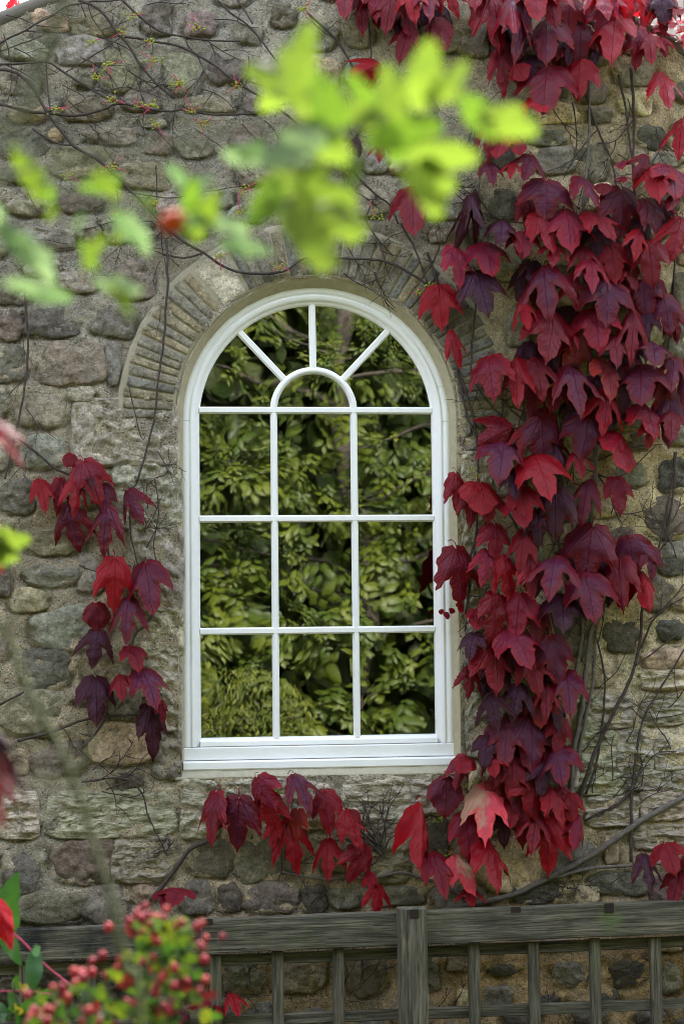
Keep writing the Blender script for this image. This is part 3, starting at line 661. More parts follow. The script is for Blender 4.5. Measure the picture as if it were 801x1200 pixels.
# ------------------------------------------------------------------ leaves
def poly_leaf(half, seed, fold=.22, droop=.12, curl=.1, serr=.012, grid=.075, petiole=True, puck=.02):
    """a leaf blade: x across, z down from the petiole (0) to the tip (-1), +height towards -y"""
    r_ = random.Random(seed); right = []
    for i in range(len(half)-1):
        (u0, v0), (u1, v1) = half[i], half[i+1]; L = math.hypot(u1-u0, v1-v0); n_ = max(1, int(L/.06))
        for k in range(n_):
            t_ = k/n_; s_ = serr*((k+i) % 2*2-1)*(0 if i == 0 and k == 0 else 1)+r_.uniform(-.006, .006)
            dx, dy = (v1-v0)/L, -(u1-u0)/L
            right.append((max(0.0, u0+(u1-u0)*t_-dx*s_*-1), v0+(v1-v0)*t_-dy*s_*-1))
    right[0] = half[0]; right.append(half[-1])
    asy = r_.uniform(.88, 1.12)
    left = [(-u*asy, v+r_.uniform(-.008, .008)) for u, v in right[1:-1]][::-1]
    ol = right+left; n_ = len(ol)
    def pin(u, v):
        c = False; j = n_-1
        for i in range(n_):
            if (ol[i][1] > v) != (ol[j][1] > v) and u < (ol[j][0]-ol[i][0])*(v-ol[i][1])/(ol[j][1]-ol[i][1])+ol[i][0]: c = not c
            j = i
        return c
    def dist(u, v):
        d = 9
        for i in range(n_):
            a, b_ = ol[i], ol[(i+1) % n_]; ex, ey = b_[0]-a[0], b_[1]-a[1]; t_ = max(0, min(1, ((u-a[0])*ex+(v-a[1])*ey)/(ex*ex+ey*ey+1e-9)))
            d = min(d, math.hypot(u-a[0]-ex*t_, v-a[1]-ey*t_))
        return d
    pts = [Vector(p) for p in ol]
    k = int(1.2/grid)
    for i in range(-k//2-1, k//2+2):
        for j in range(-1, k+1):
            u, v = i*grid, j*grid+.03
            if pin(u, v) and dist(u, v) > grid*.45: pts.append(Vector((u+(r_.uniform(-.01, .01) if i else 0), v+r_.uniform(-.01, .01))))
    vv, ee, ff, *_ = delaunay_2d_cdt(pts, [(i, (i+1) % n_) for i in range(n_)], [], 2, 1e-5)
    ff = [f for f in ff if pin(sum(vv[q][0] for q in f)/len(f), sum(vv[q][1] for q in f)/len(f))]
    bend = r_.uniform(-.12, .12); o1 = r_.uniform(0, 50)
    vs = []; rim = []
    for p in vv:
        u, v = p; au = abs(u); d = dist(u, v)
        y = -fold*(au+.25*au*au)-droop*(v-.1)**2+puck*fbm(u*4+o1, v*4, 0, 2)*2.4+bend*u*v
        c2 = abs(au*.84-v*.54); y += .11*max(0, 1-c2/.16)*min(1, au*5)*min(1, v*2)
        # the blade arches between its main veins
        a_ = math.atan2(au, max(v, .02)); y += .035*abs(sin(a_*3.0))*min(1, v*3)
        y -= curl*max(0, v-.6)**2+curl*.8*max(0, au-.32)**2*4
        if v < .12: y -= .25*(.12-v)
        vs.append((u, -y, -v)); rim.append(1-min(1, d/.17))
    fs = [tuple(f) for f in ff]
    # vertices' uv
    uvs = [(p[0]+.5, p[1]) for p in vv]
    if petiole:
        n0 = len(vs); pp = [(0, 0, 0), (.01, .03, .09), (.02, .12, .16), (.0, .26, .17)]
        for q, (x, y, z) in enumerate(pp):
            for e in range(3):
                an = e*2.094; vs.append((x+.012*cos(an), y+.006, z+.012*sin(an))); rim.append(.6); uvs.append((.5, .0))
        for q in range(3):
            for e in range(3): fs.append((n0+q*3+e, n0+q*3+(e+1) % 3, n0+q*3+3+(e+1) % 3, n0+q*3+3+e))
    me = mesh('leaf', vs, fs)
    at = me.attributes.new('rim', 'FLOAT', 'POINT'); at.data.foreach_set('value', rim)
    uvl = me.uv_layers.new(name='UVMap'); d_ = []
    for l in me.loops: d_ += uvs[l.vertex_index]
    uvl.data.foreach_set('uv', d_)
    # face the viewer side (-y)
    return me
H3 = [(0, .03), (.05, -.04), (.15, -.05), (.26, .0), (.36, .11), (.43, .25), (.475, .40), (.505, .56), (.52, .76), (.45, .68), (.36, .61), (.26, .545), (.185, .51), (.215, .63), (.195, .76), (.125, .90), (.045, 1.01), (0, 1.09)]
H3b = [(0, .03), (.06, -.05), (.18, -.05), (.31, .02), (.42, .14), (.49, .29), (.53, .46), (.54, .66), (.47, .60), (.37, .555), (.25, .52), (.27, .62), (.235, .76), (.15, .90), (.055, 1.01), (0, 1.09)]
H3c = [(0, .02), (.05, -.02), (.13, .0), (.22, .09), (.31, .23), (.40, .40), (.47, .60), (.51, .86), (.43, .75), (.32, .62), (.22, .51), (.145, .44), (.185, .58), (.18, .73), (.12, .88), (.045, 1.0), (0, 1.10)]
H1 = [(0, .06), (.06, -.03), (.18, -.05), (.33, .02), (.44, .14), (.50, .30), (.49, .46), (.43, .60), (.32, .74), (.18, .88), (0, 1.0)]
H1b = [(0, .02), (.12, -.02), (.28, .05), (.40, .20), (.47, .38), (.46, .54), (.36, .66), (.30, .72), (.16, .88), (0, 1.0)]
LM = {'t': [poly_leaf(H3, 1), poly_leaf(H3b, 2, .30, .1), poly_leaf(H3c, 3, .28, .18), poly_leaf(H3, 4, .36, .05, .16), poly_leaf(H3b, 5, .18, .2), poly_leaf(H3c, 6, .4, .1), poly_leaf(H3, 7, .26, .22, .02, .02)],
      'h': [poly_leaf(H1, 11, .3), poly_leaf(H1b, 12, .22, .2), poly_leaf(H1, 13, .42, .1), poly_leaf(H1b, 14, .36, .15)],
      'n': [poly_leaf(H3c, 21, .9, .1), poly_leaf(H3b, 22, .8, .12), poly_leaf(H3b, 23, .95, .15), poly_leaf(H3, 24, .8, .22)]}
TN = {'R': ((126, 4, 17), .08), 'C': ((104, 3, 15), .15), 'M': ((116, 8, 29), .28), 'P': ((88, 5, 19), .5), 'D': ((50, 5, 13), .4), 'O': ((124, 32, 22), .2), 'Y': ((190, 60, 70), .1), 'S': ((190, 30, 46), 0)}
_li = [0]
def hang_leaf(parent, P0, P1, wd, tone, var='', mat=None, tilt=None, seed=None, gain=1.0, var_scale=True):
    """blade from its petiole P0 to its tip P1, width wd metres"""
    _li[0] += 1; r_ = random.Random(_li[0]*13+5 if seed is None else seed)
    d = (P1-P0)*(1.06 if var_scale else 1); L = d.length
    if not var: var = 'n' if wd/L < .52 else ('t')
    me = LM[var][r_.randrange(len(LM[var]))]
    ws = wd*(1.0 if var != 'n' else 1.2)
    ex = Vector((1, 0, 0)); zdir = -d.normalized(); yd = Vector((0, 1, 0)); yd = (yd-zdir*yd.dot(zdir)).normalized(); xd = yd.cross(zdir)
    rot = Matrix((xd, yd, zdir)).transposed()
    rot = rot @ Matrix.Rotation(r_.uniform(-.5, .5), 3, 'Z') @ Matrix.Rotation(r_.uniform(-.62, .10) if tilt is None else tilt, 3, 'X')
    o = bpy.data.objects.new('leaf', me); C.objects.link(o)
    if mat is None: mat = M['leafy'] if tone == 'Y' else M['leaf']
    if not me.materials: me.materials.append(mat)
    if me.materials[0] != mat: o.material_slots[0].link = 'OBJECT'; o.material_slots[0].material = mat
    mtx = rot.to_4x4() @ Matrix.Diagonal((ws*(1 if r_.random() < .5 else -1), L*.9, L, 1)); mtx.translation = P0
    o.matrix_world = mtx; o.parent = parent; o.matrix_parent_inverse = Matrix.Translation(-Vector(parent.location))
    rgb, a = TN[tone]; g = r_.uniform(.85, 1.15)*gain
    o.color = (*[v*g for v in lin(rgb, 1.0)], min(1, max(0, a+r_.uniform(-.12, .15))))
    return o
for k_ in LM.values():
    for me in k_: me.materials.append(M['leaf'])

def parse(s):
    out = []
    for e in s.replace('\n', '').split(';'):
        a = e.split()
        if len(a) >= 6: out.append((*[float(v) for v in a[:5]], a[5][0], a[5][1:]))
    return out
MAIN = parse("""405 -25 407 24 34 C;420 -20 425 36 32 C;438 -20 440 22 34 M;460 -15 452 38 36 C;478 -20 487 28 34 R;500 -20 497 28 32 M;520 -18 535 16 30 R;508 20 522 62 30 Ch;480 30 468 66 30 C;447 74 413 90 28 Rn;
575 -15 585 56 50 C;560 -25 558 20 36 C;596 -10 597 60 34 Mn;583 58 592 106 38 C;612 -10 604 66 42 P;622 -25 628 30 44 R;641 22 641 74 52 P;640 -20 650 28 44 C;665 -10 670 42 42 M;679 29 680 74 42 P;700 -14 706 34 46 M;690 -30 690 12 40 R;642 74 637 134 60 C;680 70 677 114 42 R;
722 18 722 90 48 Rt;712 -10 708 50 40 M;730 -25 735 22 40 C;748 30 745 76 32 M;760 38 762 80 30 R;774 44 779 62 24 M;602 76 616 94 26 Rh;775 82 775 134 42 R;800 138 797 190 42 R;620 114 636 146 36 R;
420 160 418 184 16 Dn;447 168 444 201 26 C;483 216 489 279 50 Ct;556 222 534 283 26 Dn;550 226 557 272 22 Dn;572 188 574 224 26 P;573 138 572 182 30 C;592 148 584 192 32 Rh;600 188 598 212 22 R;588 256 584 302 34 D;
533 288 534 336 40 M;565 283 573 328 46 M;556 317 568 369 52 D;513 334 517 381 44 R;529 386 541 426 27 R;572 416 583 468 50 Ct;604 420 609 478 34 R;
604 154 600 190 26 Rh;622 180 611 214 40 P;640 210 641 252 58 P;678 204 684 252 46 P;632 248 640 300 42 R;661 244 665 299 56 M;692 246 704 294 46 C;728 220 731 274 60 P;727 189 730 204 20 M;728 206 730 222 20 M;708 214 705 230 20 Ch;759 182 744 207 30 C;766 194 771 242 46 R;757 232 776 276 38 P;786 194 782 236 52 M;799 216 784 254 34 C;799 254 785 302 46 R;748 268 740 304 34 R;
612 270 612 306 34 M;650 284 644 318 36 C;683 286 684 328 38 C;715 284 720 328 38 R;760 282 764 330 40 C;700 262 698 300 34 D;600 268 598 304 34 C;
637 310 645 372 60 P;612 344 618 396 26 Rn;648 364 634 424 58 C;672 320 676 358 34 C;690 300 688 346 40 M;711 326 707 382 58 P;736 288 740 330 42 P;752 328 757 368 42 P;777 346 785 391 34 P;742 362 738 422 34 C;758 364 757 400 30 D;697 360 702 412 52 M;679 388 670 436 58 O;720 392 717 434 34 C;764 400 760 438 42 P;750 426 752 482 54 P;666 426 669 491 54 P;707 420 704 472 44 O;626 418 634 466 42 C;790 416 785 464 36 P;800 424 800 470 30 P;
712 454 702 508 42 R;755 472 753 524 48 C;785 460 785 516 36 P;735 440 734 480 36 D;776 440 774 490 34 C;
600 500 566 518 40 Cn;590 515 580 572 50 P;616 498 612 530 26 C;633 490 640 540 56 P;626 532 640 592 56 R;600 548 598 592 30 D;689 489 682 532 46 P;675 529 676 562 32 C;534 554 536 600 25 C;562 564 560 606 44 Rh;610 570 616 614 38 R;651 570 651 627 42 D;690 561 683 612 36 P;727 506 717 558 46 Rh;720 559 725 600 32 C;764 490 758 524 26 R;787 478 782 520 32 C;
553 574 552 613 30 C;575 578 571 610 34 C;604 588 608 624 36 C;645 586 652 626 34 C;630 596 630 640 30 D;
580 614 580 652 42 M;535 641 546 702 52 C;572 643 560 684 34 M;615 620 608 668 30 C;588 650 600 702 42 R;620 648 617 702 32 R;652 650 647 710 58 P;694 615 684 682 62 P;685 670 694 732 54 P;658 695 657 747 48 D;583 696 575 748 42 C;608 695 604 744 46 M;558 713 556 740 24 Rh;598 735 608 790 50 M;628 708 629 754 34 C;
725 650 733 714 40 C;752 668 757 716 24 Rn;738 628 742 672 46 P;762 640 764 676 28 P;645 745 657 800 42 P;
577 751 575 810 54 C;553 780 550 814 30 C;555 740 555 778 30 D;620 764 630 812 40 C;663 784 668 844 38 P;608 800 600 842 38 D;573 812 583 852 40 D;632 816 633 850 34 O;592 842 588 898 46 P;620 840 623 899 54 P;655 840 652 882 30 C;652 874 664 924 44 P;570 862 565 900 30 D;575 884 582 912 30 R;640 800 640 842 30 C;
550 886 535 912 24 Rh;625 910 620 952 52 R;660 922 655 966 42 C;643 958 641 1020 44 R;612 924 612 988 34 C;646 924 650 968 34 R;668 930 670 962 28 R;680 954 666 996 20 Mn;600 888 600 936 34 C;636 892 634 930 36 D;597 935 590 972 36 C;628 950 622 1000 36 C;
545 884 534 922 20 Mn;522 910 522 956 40 Ph;494 940 480 1016 26 R;568 918 566 988 46 Yt;545 953 548 1004 42 M;572 982 560 1045 46 R;506 998 510 1054 38 C;533 1003 550 1047 32 Yt;550 1040 552 1062 30 R;585 900 588 950 34 C;590 950 590 990 26 D""")
LOWER = parse("""405 950 422 991 30 R;428 990 410 1032 36 C;433 1022 435 1046 16 R;442 1036 443 1069 32 R;252 926 252 988 30 C;280 934 277 992 46 P;300 911 322 946 32 M;308 928 325 978 36 R;344 906 358 952 44 P;380 926 386 974 30 R;322 962 320 992 18 R;338 958 350 1017 42 R;348 948 345 980 26 O;383 982 384 1027 34 R;412 948 410 972 22 C""")
CORNER = parse("""755 999 756 1044 36 D;778 988 790 1026 38 C;798 1018 787 1064 30 C;812 1000 806 1040 34 C""")
LEFT = parse("""85 531 78 548 15 Ch;98 538 118 586 42 C;48 561 50 603 25 R;70 560 68 598 20 C;92 557 85 602 30 R;122 566 126 602 26 P;148 573 172 612 36 P;80 590 90 640 44 P;127 592 123 645 42 P;135 653 134 712 40 R;170 657 184 720 42 P;113 706 118 740 30 Ch;150 698 150 750 38 P;116 736 109 778 38 D;155 756 158 792 30 C;112 792 111 847 38 D;140 790 146 825 25 C;166 782 177 840 40 P;175 826 184 884 34 D;189 820 193 845 14 C;100 550 98 580 30 D""")
TRE = parse("""270 1163 278 1192 24 R;262 1180 250 1190 16 R;256 1168 220 1180 18 M;214 1180 205 1204 24 P;212 1040 205 1066 40 C;196 1046 190 1070 28 C""")

creeper = thing('virginia_creeper', 'crimson climbing creeper cascading down the wall right of the window', 'creeper', (W(560, 1060).x, 0, 0))
spray_l = thing('virginia_creeper', 'small hanging creeper with dark red leaves on the wall left of the window', 'creeper', (W(150, 1060).x, 0, 0))
bare = thing('virginia_creeper', 'leafless climbing stems with yellow buds across the upper left of the wall', 'creeper', (W(20, 1060).x, 0, 0))
def plant(lst, parent, off=.075, k=0):
    for i, (ax, ay, tx, ty, wd, tn, var) in enumerate(lst):
        r_ = random.Random(i*31+k)
        y = -off-r_.uniform(0, .035); P0 = W(ax, ay, y); P1 = W(tx, ty, y-r_.uniform(.0, .035)-.01)
        hang_leaf(parent, P0, P1, wd/333*1.17, tn, var)
plant(MAIN, creeper, k=1); plant(LOWER, creeper, .06, k=2); plant(CORNER, creeper, .11, k=3); plant(LEFT, spray_l, .04, k=4); plant(TRE, creeper, .13, k=5)
# under-leaves close to the wall, seen only in the gaps
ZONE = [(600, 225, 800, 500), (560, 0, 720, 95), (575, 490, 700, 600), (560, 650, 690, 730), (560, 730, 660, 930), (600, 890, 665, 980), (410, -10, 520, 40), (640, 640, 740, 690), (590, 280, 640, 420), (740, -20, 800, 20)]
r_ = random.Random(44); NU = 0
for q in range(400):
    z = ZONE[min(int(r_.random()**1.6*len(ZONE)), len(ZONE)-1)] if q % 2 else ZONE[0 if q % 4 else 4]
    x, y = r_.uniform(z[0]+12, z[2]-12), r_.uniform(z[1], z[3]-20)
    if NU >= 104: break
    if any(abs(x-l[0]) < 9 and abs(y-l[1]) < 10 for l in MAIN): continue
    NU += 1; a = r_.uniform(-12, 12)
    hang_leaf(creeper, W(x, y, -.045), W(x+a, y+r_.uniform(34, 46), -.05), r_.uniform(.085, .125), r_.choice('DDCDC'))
# sunlit leaves on the coping at the right
for q in range(16):
    x = r_.uniform(738, 812); Pq = W(x, 0); z = ztop(Pq.x)+r_.uniform(.0, .12)
    P0 = Vector((Pq.x, r_.uniform(-.08, .12), z+.03)); P1 = P0+Vector((r_.uniform(-.05, .05), r_.uniform(-.07, -.02), r_.uniform(-.09, -.04)))
    hang_leaf(creeper, P0, P1, r_.uniform(.05, .09), r_.choice('SRSO'))
for q in range(5):
    x = r_.uniform(0, 36); Pq = W(x, 10); P0 = Vector((Pq.x, r_.uniform(-.02, .1), ztop(Pq.x)+r_.uniform(.04, .10)))
    hang_leaf(bare, P0, P0+Vector((r_.uniform(-.05, .05), -.04, -.05)), .06, 'S')
# the tiny curled tendril of leaves over the frame
for a in ((541, 707, 536, 718, 13), (531, 713, 527, 719, 9), (522, 717, 524, 726, 9), (516, 714, 517, 720, 7)):
    hang_leaf(creeper, W(a[0], a[1], -.04), W(a[2], a[3], -.045), a[4]/333, 'R', 'h')

# ------------------------------------------------------------------ stems on the wall
def stem(parent, pts, w0, w1=None, y=-.03, mat='twig', name='stem', jit=.004, seg=6):
    w1 = w0*.6 if w1 is None else w1
    P_ = [W(p[0], p[1], p[2] if len(p) > 2 else y) for p in pts]
    P_ = smooth_path(P_, .02, jit, len(pts)+pts[0][0]); n_ = len(P_)
    rad = [max(.0008, (w0+(w1-w0)*i/(n_-1))/666*(1+.22*noise.noise((i*.7, w0, pts[0][0])))) for i in range(n_)]
    b = MB(); b.tube(P_, rad, seg); return keep(link(name, b.mesh(), M[mat]), parent), P_
SM = [(5, [(470, 1078, -.06), (530, 1064), (600, 1048), (660, 1020), (700, 998), (750, 962), (810, 930)], 6.5, 7, 'bark'),
      (5, [(640, 1030), (690, 1018), (740, 1014), (800, 1010)], 5, 3.5, 'bark'),
      (5, [(560, 1058), (480, 1024), (440, 1028), (380, 1030), (330, 1022)], 4, 3, 'bark'),
      (5, [(400, 1032), (440, 1010), (455, 985), (470, 975)], 3, 1.5, 'twig'),
      (5, [(150, 1080), (176, 1054), (200, 1026), (222, 996), (246, 984)], 4.5, 5, 'twig'),
      (5, [(640, 1030), (665, 940), (672, 880), (684, 810), (690, 750), (700, 700), (690, 640), (697, 540), (690, 420), (680, 300), (690, 150), (688, 40)], 7, 3, 'bark'),
      (5, [(668, 930), (680, 870), (694, 800), (698, 740), (712, 700), (730, 690)], 5, 3, 'bark'),
      (5, [(655, 930), (660, 840), (676, 780), (682, 720), (675, 640), (660, 560), (650, 440)], 5, 3, 'bark'),
      (5, [(676, 945), (694, 888), (716, 840), (736, 800), (748, 760), (754, 700), (768, 655), (780, 600), (792, 530)], 5, 2, 'twig'),
      (5, [(686, 930), (700, 885), (708, 800), (696, 740)], 3, 2, 'twig'),
      (5, [(738, 1010), (740, 930), (746, 880), (752, 845), (772, 808), (790, 780), (801, 760)], 4, 2, 'twig'),
      (5, [(752, 845), (775, 841), (805, 836)], 2, 1, 'twig'), (5, [(742, 920), (724, 944), (706, 950), (684, 962)], 4, 3, 'twig'), (5, [(752, 842), (738, 828)], 2, 1, 'twig'),
      (5, [(750, 760), (764, 728), (780, 712), (801, 700)], 3, 1.5, 'twig'), (5, [(744, 780), (768, 762), (790, 745)], 2, 1, 'twig'), (5, [(770, 650), (785, 625), (801, 610)], 2, 1, 'twig'),
      (5, [(790, 530), (789, 570), (785, 600), (778, 640)], 3, 2, 'twig'), (5, [(697, 540), (740, 525), (776, 520)], 2, 1, 'twig'),
      (5, [(670, 540), (720, 560), (770, 520)], 2, 1, 'twig'), (5, [(500, 296), (512, 330), (528, 400), (545, 460), (556, 500), (560, 560), (556, 640), (545, 720)], 3.5, 2.5, 'twig'),
      (5, [(535, 430), (545, 480), (562, 520), (590, 545)], 3, 2, 'twig'), (5, [(560, 340), (553, 400), (556, 450), (600, 500)], 2.5, 2, 'twig'), (5, [(575, 450), (600, 482), (640, 510)], 2.5, 1.5, 'twig'),
      (5, [(560, 620), (550, 660), (545, 740)], 3, 2, 'twig'), (5, [(595, 600), (625, 660), (650, 740), (660, 820)], 3, 2, 'twig'), (5, [(645, 600), (655, 640), (650, 700)], 3, 2, 'twig'),
      (5, [(738, 80), (742, 130), (741, 200), (746, 260)], 3.5, 2.5, 'twig'), (5, [(724, 88), (733, 130), (736, 160), (744, 205)], 3, 2, 'twig'), (5, [(686, 112), (698, 148), (716, 190), (722, 222)], 3, 2, 'twig'),
      (5, [(700, 150), (666, 190), (640, 200)], 1.5, 1, 'twig'), (5, [(670, 120), (675, 170), (660, 210)], 1.8, 1, 'twig'), (5, [(742, 140), (720, 165), (700, 168)], 2, 1, 'twig'),
      (5, [(790, 300), (786, 380), (776, 440)], 2.5, 1.5, 'twig'), (5, [(360, 15), (385, 38), (402, 58), (420, 92), (445, 130)], 3, 2.5, 'twig'), (5, [(400, 188), (424, 212), (440, 228), (456, 240), (466, 262)], 3, 2, 'twig'),
      (5, [(556, 222), (570, 245), (590, 258), (620, 262)], 2.5, 1.5, 'twig'), (5, [(430, 20), (434, 60), (430, 110)], 2.5, 1.5, 'twig'), (5, [(600, 130), (565, 200), (560, 260), (548, 330)], 3, 2, 'bark'),
      (5, [(470, 262), (486, 292), (500, 330), (510, 350)], 2.5, 2, 'twig'), (5, [(440, 230), (430, 260), (460, 300)], 2, 1.5, 'twig')]
for _, pts, a, b_, mt in SM: stem(creeper, pts, a, b_, mat=mt, y=-.026)
TL = [([(0, 122), (25, 128), (50, 132), (90, 136), (115, 130), (140, 122), (170, 127), (200, 131), (215, 128), (240, 133), (290, 134), (312, 126), (335, 122)], 3.4, 2.4),
      ([(0, 82), (20, 85), (40, 105), (55, 130), (70, 152), (88, 172), (112, 185), (128, 198), (150, 220), (166, 236), (200, 272), (237, 296), (262, 312), (290, 320), (332, 318), (358, 302), (400, 303), (450, 306), (480, 320), (503, 336)], 3.6, 3),
      ([(0, 76), (30, 74), (55, 72), (75, 85), (102, 102), (130, 118), (142, 123)], 3, 2.4), ([(92, 0), (115, 10), (135, 34), (150, 52), (165, 76), (185, 100), (205, 116)], 3.6, 2.6),
      ([(142, 0), (165, 20), (190, 38), (212, 42), (242, 47), (282, 48)], 3, 2), ([(138, 42), (160, 45), (190, 50), (215, 56), (250, 76), (272, 92), (292, 106), (314, 118), (345, 142), (400, 188)], 3, 2.4),
      ([(255, 0), (270, 15), (286, 26), (302, 42), (330, 80)], 2.6, 2), ([(278, 0), (290, 18), (296, 28)], 2, 1.5), ([(0, 50), (30, 35), (60, 18), (90, 4), (150, 0)], 2.4, 2), ([(54, 70), (57, 112), (60, 132)], 2, 1.5),
      ([(30, 36), (52, 40), (18, 54), (0, 60)], 1.8, 1.2), ([(75, 85), (92, 76), (130, 52), (142, 42)], 1.6, 1.2), ([(38, 150), (62, 166), (85, 170), (70, 150)], 2.6, 2), ([(116, 165), (130, 185), (140, 196)], 1.6, 1),
      ([(195, 280), (196, 330), (192, 400), (186, 440), (181, 490), (168, 540), (160, 566)], 2.8, 2.2), ([(190, 298), (215, 302), (240, 296)], 2.4, 2), ([(28, 330), (33, 400), (30, 450), (20, 500), (6, 562)], 3, 2),
      ([(150, 225), (200, 232), (240, 225), (300, 215)], 1.6, 1), ([(385, 150), (398, 188), (404, 220)], 1.8, 1), ([(5, 40), (14, 80), (10, 120)], 1.6, 1), ([(100, 20), (94, 0)], 1.6, 1), ([(75, 100), (100, 115), (80, 128), (95, 136)], 1.4, 1)]
for pts, a, b_ in TL: stem(bare, pts, a, b_, y=-.030)
LS = [([(168, 540), (160, 566), (152, 575)], 2.2, 1.8), ([(150, 448), (165, 512), (170, 512)], 1.5, 1), ([(20, 512), (45, 532), (70, 552), (100, 562), (122, 572)], 3, 2.5), ([(110, 580), (124, 620), (128, 655), (140, 700)], 2.6, 2.2),
      ([(184, 712), (168, 736), (156, 748), (154, 800)], 3, 2), ([(20, 868), (60, 858), (100, 844), (150, 838), (180, 838)], 3.6, 2.4), ([(126, 838), (112, 860), (96, 876)], 3, 2), ([(152, 600), (154, 630), (162, 662)], 2, 1.5),
      ([(182, 560), (186, 600), (180, 640), (188, 670)], 1.6, 1.2), ([(96, 916), (130, 912), (150, 914), (166, 930), (176, 962), (196, 1002)], 2.4, 1.6), ([(124, 925), (148, 916)], 2, 1.5), ([(0, 826), (28, 810)], 3, 2), ([(92, 662), (120, 672)], 1.6, 1), ([(172, 620), (182, 600), (190, 580)], 1.2, .8)]
for pts, a, b_ in LS: stem(spray_l, pts, a, b_, y=-.028)
# fine dead tendrils: twiggy tufts and a net of hair-thin stems
def twigs(parent, zones, seed):
    r_ = random.Random(seed); b = MB()
    def grow(x, y, a, L, w_, dep):
        pts = [(x, y)]; n_ = 4
        for i in range(n_):
            a += r_.uniform(-.35, .35); x += cos(a)*L/n_; y += sin(a)*L/n_; pts.append((x, y))
        P_ = smooth_path([W(px, py, -.022-r_.uniform(0, .012)) for px, py in pts], .025, .003, x)
        b.tube(P_, [max(.0005, w_*(1-.6*i/len(P_))/666) for i in range(len(P_))], 4, False)
        if dep:
            for q in range(r_.choice((1, 2, 2))):
                p_ = r_.choice(pts[1:-1]); grow(p_[0], p_[1], a+r_.choice((-1, 1))*r_.uniform(.4, 1.0), L*.6, w_*.7, dep-1)
    for (x0, y0, x1, y1, n_, a0, L, w_) in zones:
        for i in range(n_):
            x, y = r_.uniform(x0, x1), r_.uniform(y0, y1)
            grow(x, y, a0+r_.uniform(-.8, .8), L*r_.uniform(.6, 1.3), w_, 2)
    keep(link('twigs', b.mesh(), M['twig'], kind='stuff'), parent)
twigs(creeper, [(440, 985, 455, 1010, 9, -1.8, 60, 2.2), (680, 780, 800, 960, 16, -1.0, 55, 1.6), (680, 480, 800, 760, 14, -1.2, 50, 1.5), (640, 100, 780, 230, 13, 1.4, 50, 1.5), (560, 430, 620, 520, 14, 1.2, 45, 1.8), (400, 200, 560, 340, 16, .9, 45, 1.8), (230, 1110, 440, 1190, 10, -.9, 50, 1.8), (300, 1000, 380, 1060, 5, -1, 40, 1.6),
                (500, 1130, 780, 1190, 7, -.9, 40, 1.5), (565, 600, 680, 740, 10, 1.5, 55, 2.2), (640, 500, 700, 640, 8, 1.5, 60, 2.2), (620, 1030, 720, 1050, 8, -.6, 25, 1.4), (530, 90, 600, 160, 5, 1.2, 40, 1.6)], 3)
twigs(bare, [(0, 0, 220, 300, 30, .8, 60, 1.5), (220, 0, 420, 200, 14, .8, 50, 1.5), (180, 290, 200, 560, 5, 1.5, 40, 1.2), (10, 330, 40, 560, 4, 1.6, 40, 1.2)], 5)
twigs(spray_l, [(150, 580, 175, 700, 6, -1.4, 40, 1.3), (100, 900, 170, 930, 7, 0, 40, 1.6), (70, 850, 110, 860, 2, 0, 30, 1.4), (170, 990, 200, 1020, 4, -1, 25, 1.4)], 8)
# bud clusters and pink leaf stalks
def buds(parent, x, y, pink=True, n_=16, spread=8):
    r_ = random.Random(int(x*7+y)); b = MB()
    for i in range(n_):
        c = W(x+r_.gauss(0, spread*.55), y+r_.gauss(0, spread*.35), -.042-r_.uniform(0, .015)); s = r_.uniform(.003, .0055)
        n0 = len(b.v); b.v += [tuple(c+Vector(q)*s) for q in ((1,0,0),(-1,0,0),(0,1,0),(0,-1,0),(0,0,1),(0,0,-1))]
        b.f += [tuple(n0+k for k in q) for q in ((0,2,4),(2,1,4),(1,3,4),(3,0,4),(2,0,5),(1,2,5),(3,1,5),(0,3,5))]
    keep(link('bud_cluster', b.mesh(), M['bud']), parent)
    if pink:
        for q in range(r_.choice((1, 2, 3))):
            a = r_.uniform(0, 6.28); L = r_.uniform(10, 20)
            stem(parent, [(x, y, -.04), (x+cos(a)*L*.5, y+sin(a)*L*.5, -.055), (x+cos(a)*L, y+sin(a)*L, -.05)], 1.1, .8, mat='petiole', name='leaf_stalk', jit=0, seg=4)
for x, y in ((108, 48), (143, 38), (154, 18), (126, 76), (134, 117), (175, 48), (181, 71), (178, 124), (182, 145), (80, 206), (131, 195), (180, 236), (141, 250), (231, 33), (206, 96), (225, 131), (239, 146), (278, 100), (357, 10), (112, 90), (287, 222), (281, 250), (165, 124), (258, 300), (326, 312), (210, 98), (66, 128)): buds(bare, x, y)
for x, y in ((411, 198), (440, 254), (487, 211), (492, 342), (505, 338), (553, 556), (612, 538), (548, 920), (521, 1002), (512, 962), (645, 455), (706, 502), (664, 965), (628, 755), (330, 929)): buds(creeper, x, y, x < 520 and y < 400, 18, 9)

